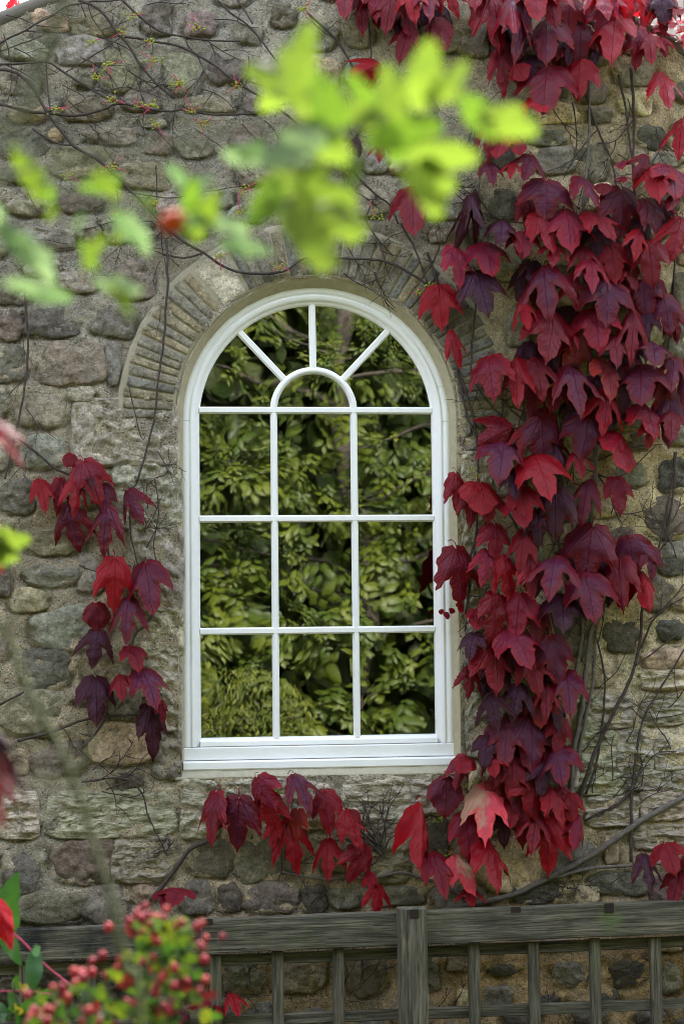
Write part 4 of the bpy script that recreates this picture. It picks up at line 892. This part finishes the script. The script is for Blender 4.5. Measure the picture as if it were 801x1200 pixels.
# ------------------------------------------------------------------ trellis fence in front of the wall
YF = -.16
fence = thing('trellis_fence', 'weathered green-grey timber trellis fence standing along the foot of the wall', 'fence', (W(483, 1200).x, YF, 0))
def beam(name, P0, P1, hw, hd, along='x', seed=0, alpha=0.0, wob=.002, sag=None):
    """a sawn member from P0 to P1 with half sizes hw (across, in the wall plane) and hd (depth); uv carries the grain"""
    d = (P1-P0); L = d.length; t_ = d.normalized(); dep = Vector((0, 1, 0)); ac = t_.cross(dep).normalized()
    n_ = max(2, int(L/.04)); vs = []; uv = []; c = min(.003, hd*.3)
    ring = [(-hw+c, -hd), (hw-c, -hd), (hw, -hd+c), (hw, hd-c), (hw-c, hd), (-hw+c, hd), (-hw, hd-c), (-hw, -hd+c)]
    cum = [0]
    for i in range(8): a, b_ = ring[i], ring[(i+1) % 8]; cum.append(cum[-1]+math.hypot(a[0]-b_[0], a[1]-b_[1]))
    for i in range(n_+1):
        s = L*i/n_; q = P0+t_*s
        for k, (a, e) in enumerate(ring):
            nz = wob*fbm(s*6, k*3.3+seed, a*30, 2)
            aa = a+nz*(1 if abs(a) > hw-c*1.5 else .3)
            if sag and ((sag[2] < 0 and a < 0) or (sag[2] > 0 and a > 0)):
                x = (q.x-sag[0])/sag[1]
                if abs(x) < 1: aa -= sag[2]*min(1, (1-x*x)*2.2)
            vs.append(q+ac*aa+dep*(e+nz*.5)); uv.append((s, cum[k]+seed*.37))
    fs = []
    for i in range(n_):
        for k in range(8): k2 = (k+1) % 8; fs.append((i*8+k, (i+1)*8+k, (i+1)*8+k2, i*8+k2))
    fs += [tuple(range(8)), tuple(n_*8+k for k in range(8))[::-1]]
    me = mesh(name, vs, fs, False); ul = me.uv_layers.new(name='UVMap'); dd = []
    for l in me.loops: dd += uv[l.vertex_index]
    ul.data.foreach_set('uv', dd)
    return keep(link(name, me, M['wood'], color=(1, 1, 1, alpha)), fence)
def pxm(n_): return n_/340
def level(y_l, y_r, Y, x0=-60, x1=880):       # a member through two heights of the photograph at its left and right borders
    a, b_ = W(0, y_l, Y), W(801, y_r, Y); s = (b_.z-a.z)/(b_.x-a.x); A_ = W(x0, y_l, Y); B_ = W(x1, y_r, Y)
    return Vector((A_.x, Y, a.z+s*(A_.x-a.x))), Vector((B_.x, Y, a.z+s*(B_.x-a.x)))
A_, B_ = level(1108, 1074, YF); mid = W(236, 1096, YF)
tt = (mid.x-A_.x)/(B_.x-A_.x); J = A_.lerp(B_, tt)
beam('rail', J+Vector((.002, 0, .003)), B_, .0555, .022, seed=1, alpha=.25, sag=(W(712, 1090, YF).x, .20, .0) if False else None)
beam('rail', A_+Vector((0, .004, -.0)), J-Vector((.002, -.004, .003)), .052, .022, seed=2, alpha=1.0)
A1, B1 = level(1136, 1103, YF+.035); beam('batten', A1, B1, .0185, .010, seed=3)
A2, B2 = level(1206, 1176, YF+.035); beam('batten', A2, B2, .0185, .010, seed=4)
A3, B3 = level(1280, 1250, YF+.035); beam('batten', A3, B3, .0185, .010, seed=5)
for i, (x, yt) in enumerate(((-42, 1132), (29, 1130), (106, 1127), (172, 1124), (252, 1120), (325, 1115), (396, 1111), (554, 1104), (624, 1104), (695.5, 1100), (766, 1099), (838, 1096))):
    T = W(x, yt, YF+.014); beam('slat', T, Vector((T.x+.004, T.y, .05)), .0195, .010, seed=10+i)
T = W(482, 1064, YF-.058); beam('post', T, Vector((T.x+.003, T.y, -.05)), .047, .034, seed=40)
T = W(-120, 1080, YF-.058); beam('post', T, Vector((T.x, T.y, -.05)), .047, .034, seed=41)
T = W(930, 1050, YF-.058); beam('post', T, Vector((T.x, T.y, -.05)), .047, .034, seed=42)
def plug(x, y, w_, h_, Y):
    p = W(x, y, Y); b = MB(); b.box((p.x-w_/2, Y-.0025, p.z-h_/2), (p.x+w_/2, Y+.002, p.z+h_/2)); keep(link('bolt', b.mesh(smooth=False), M['hole']), fence)
plug(485, 1071, .031, .030, YF-.092); plug(713, 1064, .032, .032, YF-.0225); plug(604, 1066, .034, .018, YF-.0225); plug(244, 1080, .03, .018, YF-.0225)
# green run-off of the bolt: thin algae film
'''
pts = [(-.016, .035), (.016, .035), (.052, -.012), (.03, -.03), (-.03, -.034), (-.05, -.012)]
b.v = [(p.x+a, YF-.0235, p.z+c) for a, c in pts]; b.f = [tuple(range(6))]; keep(x'''


# ------------------------------------------------------------------ near plants (between camera and wall, out of focus)
def blade(half, seed, fold=.15, droop=.15, serr=.02):
    me = poly_leaf(half, seed, fold, droop, .1, serr, .11, False, .02)
    a = me.attributes.new('tone', 'FLOAT', 'POINT'); a.data.foreach_set('value', [0.0]*len(me.vertices)); return me
OV = [(0, 0), (.12, .03), (.24, .13), (.31, .30), (.33, .45), (.29, .62), (.20, .78), (.09, .92), (0, 1)]
LN = [(0, 0), (.06, .05), (.11, .2), (.14, .4), (.135, .6), (.09, .8), (.04, .93), (0, 1)]
RB = [blade(OV, 31, .3, .1, .03), blade(OV, 32, .45, .2, .03), blade(OV, 33, .2, .4, .03), blade(OV, 34, .35, .0, .04)]
LB = [blade(LN, 41, .1, .1, 0), blade(LN, 42, .2, .25, 0), blade(LN, 43, .05, .4, 0)]
def fleaf(parent, P0, P1, col, wk=1.0, mat='spray', meshes=RB, twist=.6, seed=0, name='leaf'):
    r_ = random.Random(seed*17+3); d = P1-P0; L = d.length; zd = -d.normalized(); yd = FWD.copy(); yd = (yd-zd*yd.dot(zd)).normalized(); xd = yd.cross(zd)
    rot = Matrix((xd, yd, zd)).transposed() @ Matrix.Rotation(r_.uniform(-twist, twist), 3, 'Z')
    me = meshes[r_.randrange(len(meshes))]; o = bpy.data.objects.new(name, me); C.objects.link(o)
    if not me.materials: me.materials.append(M[mat])
    if me.materials[0] != M[mat]: o.material_slots[0].link = 'OBJECT'; o.material_slots[0].material = M[mat]
    mt = rot.to_4x4() @ Matrix.Diagonal((L*wk, L, L, 1)); mt.translation = P0; o.matrix_world = mt
    o.parent = parent; o.matrix_parent_inverse = Matrix.Translation(-Vector(parent.location)); g = r_.uniform(.85, 1.15); o.color = (*[c*g for c in col], 1); return o
def fstem(parent, pts, w0, w1, mat='bark2', name='stem', seg=7):
    P_ = smooth_path(pts, .02, .002, 3); n_ = len(P_); b = MB(); b.tube(P_, [w0+(w1-w0)*i/(n_-1) for i in range(n_)], seg); return keep(link(name, b.mesh(), M[mat]), parent)
YG = (.070, .102, .020); GG = (.050, .088, .014); GB = (.045, .075, .05); PG = (.075, .11, .085)
DT = 1.22
g0 = F(-260, 700, DT)
rose1 = thing('rose_bush', 'out-of-focus rose spray with bright lime green leaves across the top', 'rose', (g0.x, g0.y, 0))
pa = [(g0.x, g0.y, 0), F(-250, 900, DT), F(-200, 420, DT), F(-60, 230, DT+.1), F(60, 195, DT+.05), F(180, 168, DT), F(300, 150, DT), F(400, 158, DT), F(500, 165, DT), F(585, 140, DT)]
fstem(rose1, pa, .006, .0012)
SPR = [(400, 125, 288, 58, 0), (335, 118, 350, 18, 0), (345, 100, 300, 130, 0), (400, 150, 352, 82, 1), (380, 160, 300, 190, 3), (470, 150, 455, 72, 0), (440, 150, 408, 96, 0), (490, 130, 505, 44, 0), (500, 120, 562, 80, 0), (560, 130, 632, 150, 0), (540, 110, 580, 160, 1), (470, 170, 560, 200, 0), (500, 180, 515, 262, 0), (430, 170, 520, 150, 1), (380, 190, 350, 250, 0), (350, 200, 430, 280, 0), (340, 230, 392, 316, 0), (330, 210, 300, 262, 1), (420, 180, 405, 225, 1), (400, 140, 470, 120, 0), (330, 250, 360, 290, 0), (440, 120, 400, 90, 1), (350, 140, 410, 190, 0), (520, 150, 460, 195, 1), (395, 165, 330, 130, 1), (320, 228, 302, 250, 0), (370, 210, 300, 215, 0), (470, 200, 540, 215, 0),(365, 240, 430, 262, 0)]
for i, (a, b_, c, d, k) in enumerate(SPR):
    dd = DT+random.Random(i).uniform(-.07, .09); fleaf(rose1, F(a, b_, dd), F(c, d, dd+random.Random(i+50).uniform(-.02, .02)), (YG, GG, GB, PG)[k], .78, seed=i, twist=.8)
for a, b_, c, d in ((400, 158, 340, 90), (400, 158, 460, 100), (300, 150, 350, 230), (500, 165, 510, 100), (340, 155, 300, 190)): fstem(rose1, [F(a, b_, DT), F((a+c)/2+5, (b_+d)/2, DT+.02), F(c, d, DT)], .0011, .0006)
g1 = F(-330, 700, 1.4)
rose2 = thing('rose_bush', 'blurred rose branch with greyish green leaves and one orange-red hip at upper left', 'rose', (g1.x, g1.y, 0))
D2 = 1.32
fstem(rose2, [(g1.x, g1.y, 0), F(-300, 900, 1.35), F(-220, 420, 1.35), F(-80, 270, D2), F(20, 205, D2), F(70, 225, D2), F(150, 245, D2), F(200, 262, D2), F(260, 300, D2), F(310, 290, D2)], .006, .001)
fstem(rose2, [F(-300, 500, D2-.3), F(-60, 180, D2-.36), F(20, 150, D2-.36), F(50, 70, D2-.36), F(88, -20, D2-.36), F(110, -90, D2-.36)], .0045, .003)
fstem(rose2, [F(-80, 270, D2), F(-10, 170, D2), F(100, 215, D2-.05), F(190, 180, D2-.05), F(250, 165, D2-.05)], .0016, .0008)
L2 = [(20, 168, 60, 235, 0), (60, 212, 58, 242, 1), (66, 242, 52, 262, 0), (140, 208, 88, 228, 1), (112, 200, 140, 238, 0), (0, 258, 48, 318, 2), (30, 270, 72, 330, 3), (120, 275, 92, 318, 0), (98, 280, 120, 316, 1), (130, 246, 168, 292, 2), (150, 250, 176, 300, 3), (20, 330, 86, 358, 2), (5, 332, 60, 340, 3), (195, 195, 238, 240, 2), (250, 205, 200, 226, 2), (232, 210, 222, 280, 1), (256, 225, 232, 290, 0), (250, 250, 310, 292, 3), (255, 285, 320, 300, 2), (130, 325, 160, 372, 0), (110, 325, 170, 338, 3), (-10, 235, 8, 285, 3), (100, 248, 84, 272, 3), (160, 225, 190, 250, 1), (262, 178, 318, 190, 3), (270, 172, 335, 175, 2), (150, 268, 130, 285, 0), (215, 255, 260, 262, 2)]
for i, (a, b_, c, d, k) in enumerate(L2):
    dd = D2+random.Random(i+9).uniform(-.1, .08); fleaf(rose2, F(a, b_, dd), F(c, d, dd+.01), ((.050, .076, .012), GG, GB, PG)[k], .54, 'spray', seed=i+90, twist=.9)
def hip(parent, c, r, col, name='berry', cal=True):
    b = MB(); n_ = 10; m_ = 7
    for j in range(m_+1):
        th = pi*j/m_
        for i in range(n_): a = 2*pi*i/n_; b.v.append((r*sin(th)*cos(a), r*sin(th)*sin(a), r*1.12*cos(th)))
    for j in range(m_):
        for i in range(n_): b.f.append((j*n_+i, j*n_+(i+1) % n_, (j+1)*n_+(i+1) % n_, (j+1)*n_+i))
    return b.mesh(name)
hm = hip(None, None, 1, None); hm.materials.append(M['berry'])
def berry(parent, P_, r, col, name='berry'):
    o = bpy.data.objects.new(name, hm); C.objects.link(o); o.location = P_; o.scale = (r, r, r); o.color = (*col, 1); return keep(o, parent)
h = berry(rose2, F(203, 260, D2), .0088, (.42, .055, .010), 'rose_hip'); h.scale = (.0086, .0086, .0102); h.rotation_euler = (.2, 1.2, 0)
# left edge: yellow green leaf and red tip
D3 = 1.75; g2 = F(-120, 900, D3)
red = thing('red_leaved_shrub', 'blurred shrub at the left edge with drooping red leaves and a lime green tuft', 'shrub', (g2.x, g2.y, 0))
fstem(red, [(g2.x, g2.y, 0), F(-110, 1200, D3), F(-90, 900, D3), F(-60, 760, D3), F(-40, 600, D3), F(-30, 480, D3)], .005, .002)
for i, (a, b_, c, d) in enumerate(((-20, 640, 12, 618), (-10, 640, 38, 632), (-12, 648, 10, 662), (-20, 640, 24, 655))): fleaf(red, F(a, b_, D3), F(c, d, D3), YG, .9, seed=i+140)
for i, (a, b_, c, d, w_, tn, va) in enumerate([(-18, 488, 20, 542, 20, 'S', 'n'), (-22, 838, 32, 925, 34, 'D', 't'), (-12, 880, -3, 972, 20, 'S', 'n'), (-12, 640, 4, 672, 14, 'S', 'h')]):
    P0 = F(a, b_, D3+.05*i); P1 = F(c, d, D3+.05*i+.01); hang_leaf(red, P0, P1, w_/1140, tn, va, M['fgleaf'], 0, seed=i*5+2, gain=(.25, .5, .15, .3)[i])
    fstem(red, [F(a, b_, D3+.05*i), F(a-30, b_-20, D3+.02), F(-60, b_-10, D3)], .0012, .0012)
# bare green stem in the lower left
D4 = 1.5; g3 = F(172, 1230, D4)
gs = thing('shrub_stem', 'single blurred olive-green stem leaning up across the lower left', 'stem', (g3.x, g3.y, 0))
fstem(gs, [(g3.x, g3.y, 0), (g3.x, g3.y, .8), F(168, 1250, D4), F(148, 1130, D4), F(122, 1025, D4), F(90, 925, D4), F(62, 862, D4), F(32, 805, D4), F(6, 740, D4), F(-40, 700, D4-.05), F(-120, 640, D4-.1)], .0040, .0030)
fstem(gs, [F(84, 912, D4), F(100, 890, D4), F(112, 868, D4)], .0024, .0018)
fstem(gs, [F(6, 742, D4), F(20, 715, D4), F(44, 700, D4), F(60, 690, D4)], .002, .0012)
fstem(gs, [F(60, 862, D4), F(48, 838, D4), F(75, 818, D4)], .0025, .0016)
fstem(gs, [F(84, 922, D4), F(60, 915, D4), F(40, 905, D4)], .0021, .0016)
# berry shrub
D5 = 2.2; g4 = F(150, 1260, D5)
bs = thing('berry_shrub', 'blurred shrub with clusters of red berries and lime leaves at the bottom left', 'shrub', (g4.x, g4.y, 0))
r_ = random.Random(12)
CL = [(170, 1085, 26, 14), (180, 1068, 20, 6), (220, 1080, 22, 7), (232, 1100, 16, 6), (208, 1140, 20, 8), (125, 1135, 18, 8), (70, 1165, 22, 12), (50, 1190, 26, 16), (85, 1150, 14, 6), (150, 1175, 14, 5), (200, 1180, 20, 8), (232, 1160, 14, 5), (110, 1192, 24, 8), (178, 1115, 18, 5), (190, 1160, 22, 6)]
for cx, cy, s, n_ in CL:
    ctr = F(cx, cy+8, D5+r_.uniform(-.12, .12)); fstem(bs, [(g4.x, g4.y, .2), F((cx+150)/2, 1290, D5), F(cx, cy+30, D5), ctr], .0022, .0012, mat='bark2')
    for q in range(int(n_*.7)):
        P_ = F(cx+r_.gauss(0, s*.5), cy+r_.gauss(0, s*.4), D5+r_.uniform(-.08, .08)); berry(bs, P_, r_.uniform(.0042, .0064), r_.choice(((.24, .022, .030), (.19, .014, .024), (.28, .035, .03))))
        b = MB()
for x, y in ((127, 1087), (142, 1124), (108, 1140), (96, 1140), (239, 1125), (69, 1166), (232, 1175), (196, 1186)): berry(bs, F(x, y, D5), .0062, (.26, .018, .026)); fstem(bs, [F(x, y, D5), F(x+6, y+14, D5), F(x+16, y+30, D5)], .0007, .0009)
for q in range(170):
    k = r_.random(); cx, cy = r_.choice([(200, 1095), (205, 1110), (195, 1140), (205, 1145), (150, 1150), (140, 1185), (215, 1180), (60, 1195), (180, 1185), (170, 1095), (110, 1180)]); a = r_.uniform(0, 6.28)
    x, y = cx+r_.gauss(0, 14), cy+r_.gauss(0, 10); L = r_.uniform(14, 26); dd = D5+r_.uniform(-.08, .12)
    fleaf(bs, F(x, y, dd), F(x+cos(a)*L, y+sin(a)*L*.8, dd+r_.uniform(-.01, .01)), r_.choice([(.035, .06, .010), (.018, .045, .012), (.014, .035, .012), (.055, .07, .010), (.025, .045, .022), (.03, .055, .010), (.05, .006, .012)]), 1.0, 'shrub', seed=q+300)
# lance-leaved shrub at the bottom left corner
D6 = 3.6; g5 = F(10, 1300, D6)
ls = thing('lance_leaved_shrub', 'evergreen shrub with narrow green upright leaves in the bottom left corner', 'shrub', (g5.x, g5.y, 0))
for i, pts in enumerate(([(g5.x, g5.y, 0), F(20, 1240, D6), F(30, 1190, D6), F(40, 1158, D6)], [(g5.x, g5.y, .1), F(-8, 1240, D6), F(-12, 1140, D6), F(-2, 1080, D6)], [F(30, 1190, D6), F(18, 1165, D6), F(18, 1150, D6)])): fstem(ls, pts, .004, .0022)
fstem(ls, [F(-40, 1060, D6), F(15, 1092, D6), F(50, 1128, D6), F(98, 1166, D6)], .0022, .0018, 'petiole'); fstem(ls, [F(-10, 1162, D6), F(40, 1162, D6), F(70, 1168, D6)], .0015, .0015, 'petiole')
LL = [(4, 1082, 12, 1030, 1), (16, 1050, 8, 1098, 1), (2, 1072, 14, 1128, 1), (38, 1160, 44, 1104, 1), (44, 1120, 42, 1106, 0), (18, 1162, 20, 1143, 0), (30, 1170, 52, 1190, 0), (36, 1170, 60, 1176, 0), (34, 1172, 24, 1206, 0), (22, 1190, 10, 1160, 0), (40, 1180, 48, 1210, 1), (12, 1196, -4, 1172, 1), (30, 1165, 22, 1150, 2), (28, 1162, 34, 1148, 2), (26, 1185, 12, 1180, 2), (40, 1176, 24, 1190, 0), (0, 1200, 8, 1180, 1), (50, 1195, 30, 1200, 1), (20, 1185, 38, 1205, 1), (46, 1172, 60, 1160, 0)]
for i, (a, b_, c, d, k) in enumerate(LL): fleaf(ls, F(a, b_, D6+random.Random(i).uniform(-.1, .1)), F(c, d, D6), ((.05, .13, .03), (.035, .10, .03), (.26, .20, .02))[k], 1.35 if k != 2 else 1.0, 'shrub', LB, .4, i+500)
for i, (a, b_, c, d) in enumerate(((-6, 1058, 12, 1112),)): hang_leaf(ls, F(a, b_, D6-.1), F(c, d, D6-.1), .04, 'S', 'h', M['fgleaf'], 0, 77, .8)

# ------------------------------------------------------------------ the garden facing the window (behind the camera, seen in the glass)
def leaf_cloud(parent, name, pts, Lr, mat, col, seed, wk=.62, kind='stuff', face=(0, 1, .7)):
    r_ = random.Random(seed); vs = []; fs = []; tn = []; up = Vector(face).normalized()
    for P_ in pts:
        L = r_.uniform(*Lr); wd = L*wk*r_.uniform(.85, 1.1)
        nrm = (up+Vector((r_.gauss(0, .45), r_.gauss(0, .35), r_.gauss(0, .4)))).normalized()
        dn = Vector((r_.gauss(0, .6), r_.uniform(0, .7), -1)); dn = (dn-nrm*dn.dot(nrm)).normalized(); sd = nrm.cross(dn); t_ = r_.random()**2*.8
        n0 = len(vs)
        for (u, v, h_) in ((0, 0, 0), (.36, .2, -.06), (.5, .45, -.10), (.36, .72, -.10), (0, 1, -.14), (-.36, .72, -.10), (-.5, .45, -.10), (-.36, .2, -.06), (0, .35, .0), (0, .68, -.03)):
            vs.append(P_+sd*(u*wd)+dn*(v*L)+nrm*(h_*L)); tn.append(t_)
        fs += [tuple(n0+q for q in f) for f in ((0, 1, 8), (1, 2, 8), (2, 9, 8), (2, 3, 9), (3, 4, 9), (4, 5, 9), (5, 6, 9), (6, 8, 9), (6, 7, 8), (7, 0, 8))]
    me = mesh(name, vs, fs); a = me.attributes.new('tone', 'FLOAT', 'POINT'); a.data.foreach_set('value', tn)
    o = link(name, me, mat, kind=kind, color=(*col, 1)); return keep(o, parent)
def tree(base, name, label, vol, n_, Lr, col, seed, branches=14, wk=.62, thr=-.05, fs=1.6):
    x0, y0, z0, x1, y1, z1 = vol; t_ = thing(name, label, 'tree' if 'tree' in name else 'shrub', base); r_ = random.Random(seed)
    cx, cy = base[0], base[1]; fstem(t_, [(cx, cy, -.1), (cx+.05, cy, z1*.3), (cx-.06, cy-.1, z1*.65), (cx, cy, z1*.9)], .09 if z1 > 4 else .04, .03, 'trunk', 'trunk', 9)
    for i in range(branches):
        a = r_.uniform(0, 6.28); z = r_.uniform(.15, .8)*z1; L = (x1-x0)*.45
        fstem(t_, [(cx, cy, z), (cx+cos(a)*L*.5, cy+sin(a)*(y1-y0)*.25, z+.25), (cx+cos(a)*L, cy+sin(a)*(y1-y0)*.42, z+.4)], .025, .006, 'trunk', 'branch', 5)
    pts = []
    while len(pts) < n_:
        P_ = Vector((r_.uniform(x0, x1), r_.uniform(y0, y1), r_.uniform(z0, z1)))
        e = ((P_.x-(x0+x1)/2)/((x1-x0)/2))**4+((P_.z-(z0+z1)/2)/((z1-z0)/2))**4
        if e > 1.15: continue
        if fbm(P_.x*fs, P_.y*fs*1.3, P_.z*fs+seed, 2) < thr: continue
        pts.append(P_)
    leaf_cloud(t_, 'crown', pts, Lr, M['tree'], col, seed, wk)
    return t_
big = thing('broadleaf_tree', 'large-leaved green tree facing the window, mirrored in its panes', 'tree', (1.1, -9.3, 0)); r_ = random.Random(21)
fstem(big, [(1.1, -9.3, -.1), (1.2, -9.3, 2), (1.0, -9.2, 4), (1.1, -9.3, 6)], .1, .04, 'trunk', 'trunk', 9)
for i in range(16):
    a = r_.uniform(-1.4, 1.4); z = r_.uniform(.6, 5.2); fstem(big, [(1.1, -9.25, z), (1.1+sin(a)*1.2, -9.1, z+.3), (1.1+sin(a)*2.4, -9.0, z+.5)], .025, .006, 'trunk', 'branch', 5)
ros = []
for q in range(4600):
    x = r_.uniform(-2.2, 4.4); z = r_.uniform(.5, 7.0); bz = fbm(x*1.1, z*1.25, 4.4, 3); dep = r_.random()**1.7
    y = -7.75+.55*bz-dep*.75
    if fbm(x*2.3, z*2.6, 9.1, 2) < -.16 and dep < .6: continue
    ros.append((x, y, z))
LEAFV = []; LEAFF = []; LT = []
for x, y, z in ros:
    ax = Vector((r_.gauss(0, .35), .75, .75+r_.gauss(0, .25))).normalized(); e1 = ax.cross(Vector((1, 0, .1))).normalized(); e2 = ax.cross(e1); n_ = r_.randint(5, 9); ph = r_.uniform(0, 6.28); sz = r_.uniform(.05, .10)*(1.2 if z < 3.6 else .75); tt_ = r_.random()**1.6*.9
    for k in range(n_):
        a = ph+k*2.4; dr = (e1*cos(a)+e2*sin(a)+ax*r_.uniform(-.1, .35)); dr.z -= .35; dr.normalize(); nr = (ax-dr*ax.dot(dr)).normalized(); sd = nr.cross(dr); L = sz*r_.uniform(.75, 1.15); wd = L*.62; P_ = Vector((x, y, z))+dr*L*.15-ax*.012*k
        n0 = len(LEAFV)
        for (u, v, h_) in ((0, 0, 0), (.36, .2, -.05), (.5, .42, -.09), (.36, .7, -.11), (0, 1.05, -.2), (-.36, .7, -.11), (-.5, .42, -.09), (-.36, .2, -.05), (0, .35, .03), (0, .68, -.02)):
            LEAFV.append(P_+sd*(u*wd)+dr*(v*L)+nr*(h_*L)); LT.append(min(1, max(0, tt_+r_.uniform(-.15, .15))))
        LEAFF += [tuple(n0+q_ for q_ in f) for f in ((0, 1, 8), (1, 2, 8), (2, 9, 8), (2, 3, 9), (3, 4, 9), (4, 5, 9), (5, 6, 9), (6, 8, 9), (6, 7, 8), (7, 0, 8))]
me = mesh('crown', LEAFV, LEAFF); at_ = me.attributes.new('tone', 'FLOAT', 'POINT'); at_.data.foreach_set('value', LT)
keep(link('crown', me, M['tree'], kind='stuff', color=(.046, .074, .010, 1)), big)
tree((-.9, -7.9, 0), 'feathery_shrub', 'fine-leaved low shrub mirrored in the lower left panes', (-1.9, -7.7, 0, .55, -6.95, 1.5), 6500, (.03, .07), (.065, .09, .012), 5, 8, .35, -.1, 3)
tree((-2.6, -10.5, 0), 'dark_tree', 'dense dark tree standing behind the large-leaved tree', (-7, -11.4, 0, 2.6, -9.8, 9.5), 15000, (.2, .34), (.03, .05, .01), 7, thr=-.5)
tree((5.2, -10.8, 0), 'dark_tree', 'dense dark tree behind the large-leaved tree on its other side', (1.2, -11.4, 0, 9.5, -9.8, 9.5), 15000, (.2, .34), (.03, .05, .01), 9, thr=-.5)
b = MB(); b.box((-9, -12.6, 0), (11, -12.2, 8.0)); b.box((-8.6, -12.2, 0), (-8.0, -1.5, 5.5)); b.box((8.4, -12.2, 0), (9.0, -1.5, 5.5))  # the two side runs are unseen, added to cut low sky light
hd = link('sky_blocking_hedge', b.mesh(), M['trunk']); hd['label'] = 'very tall dark hedge behind the trees, with unseen side runs added to block low sky light'; hd['category'] = 'hedge'
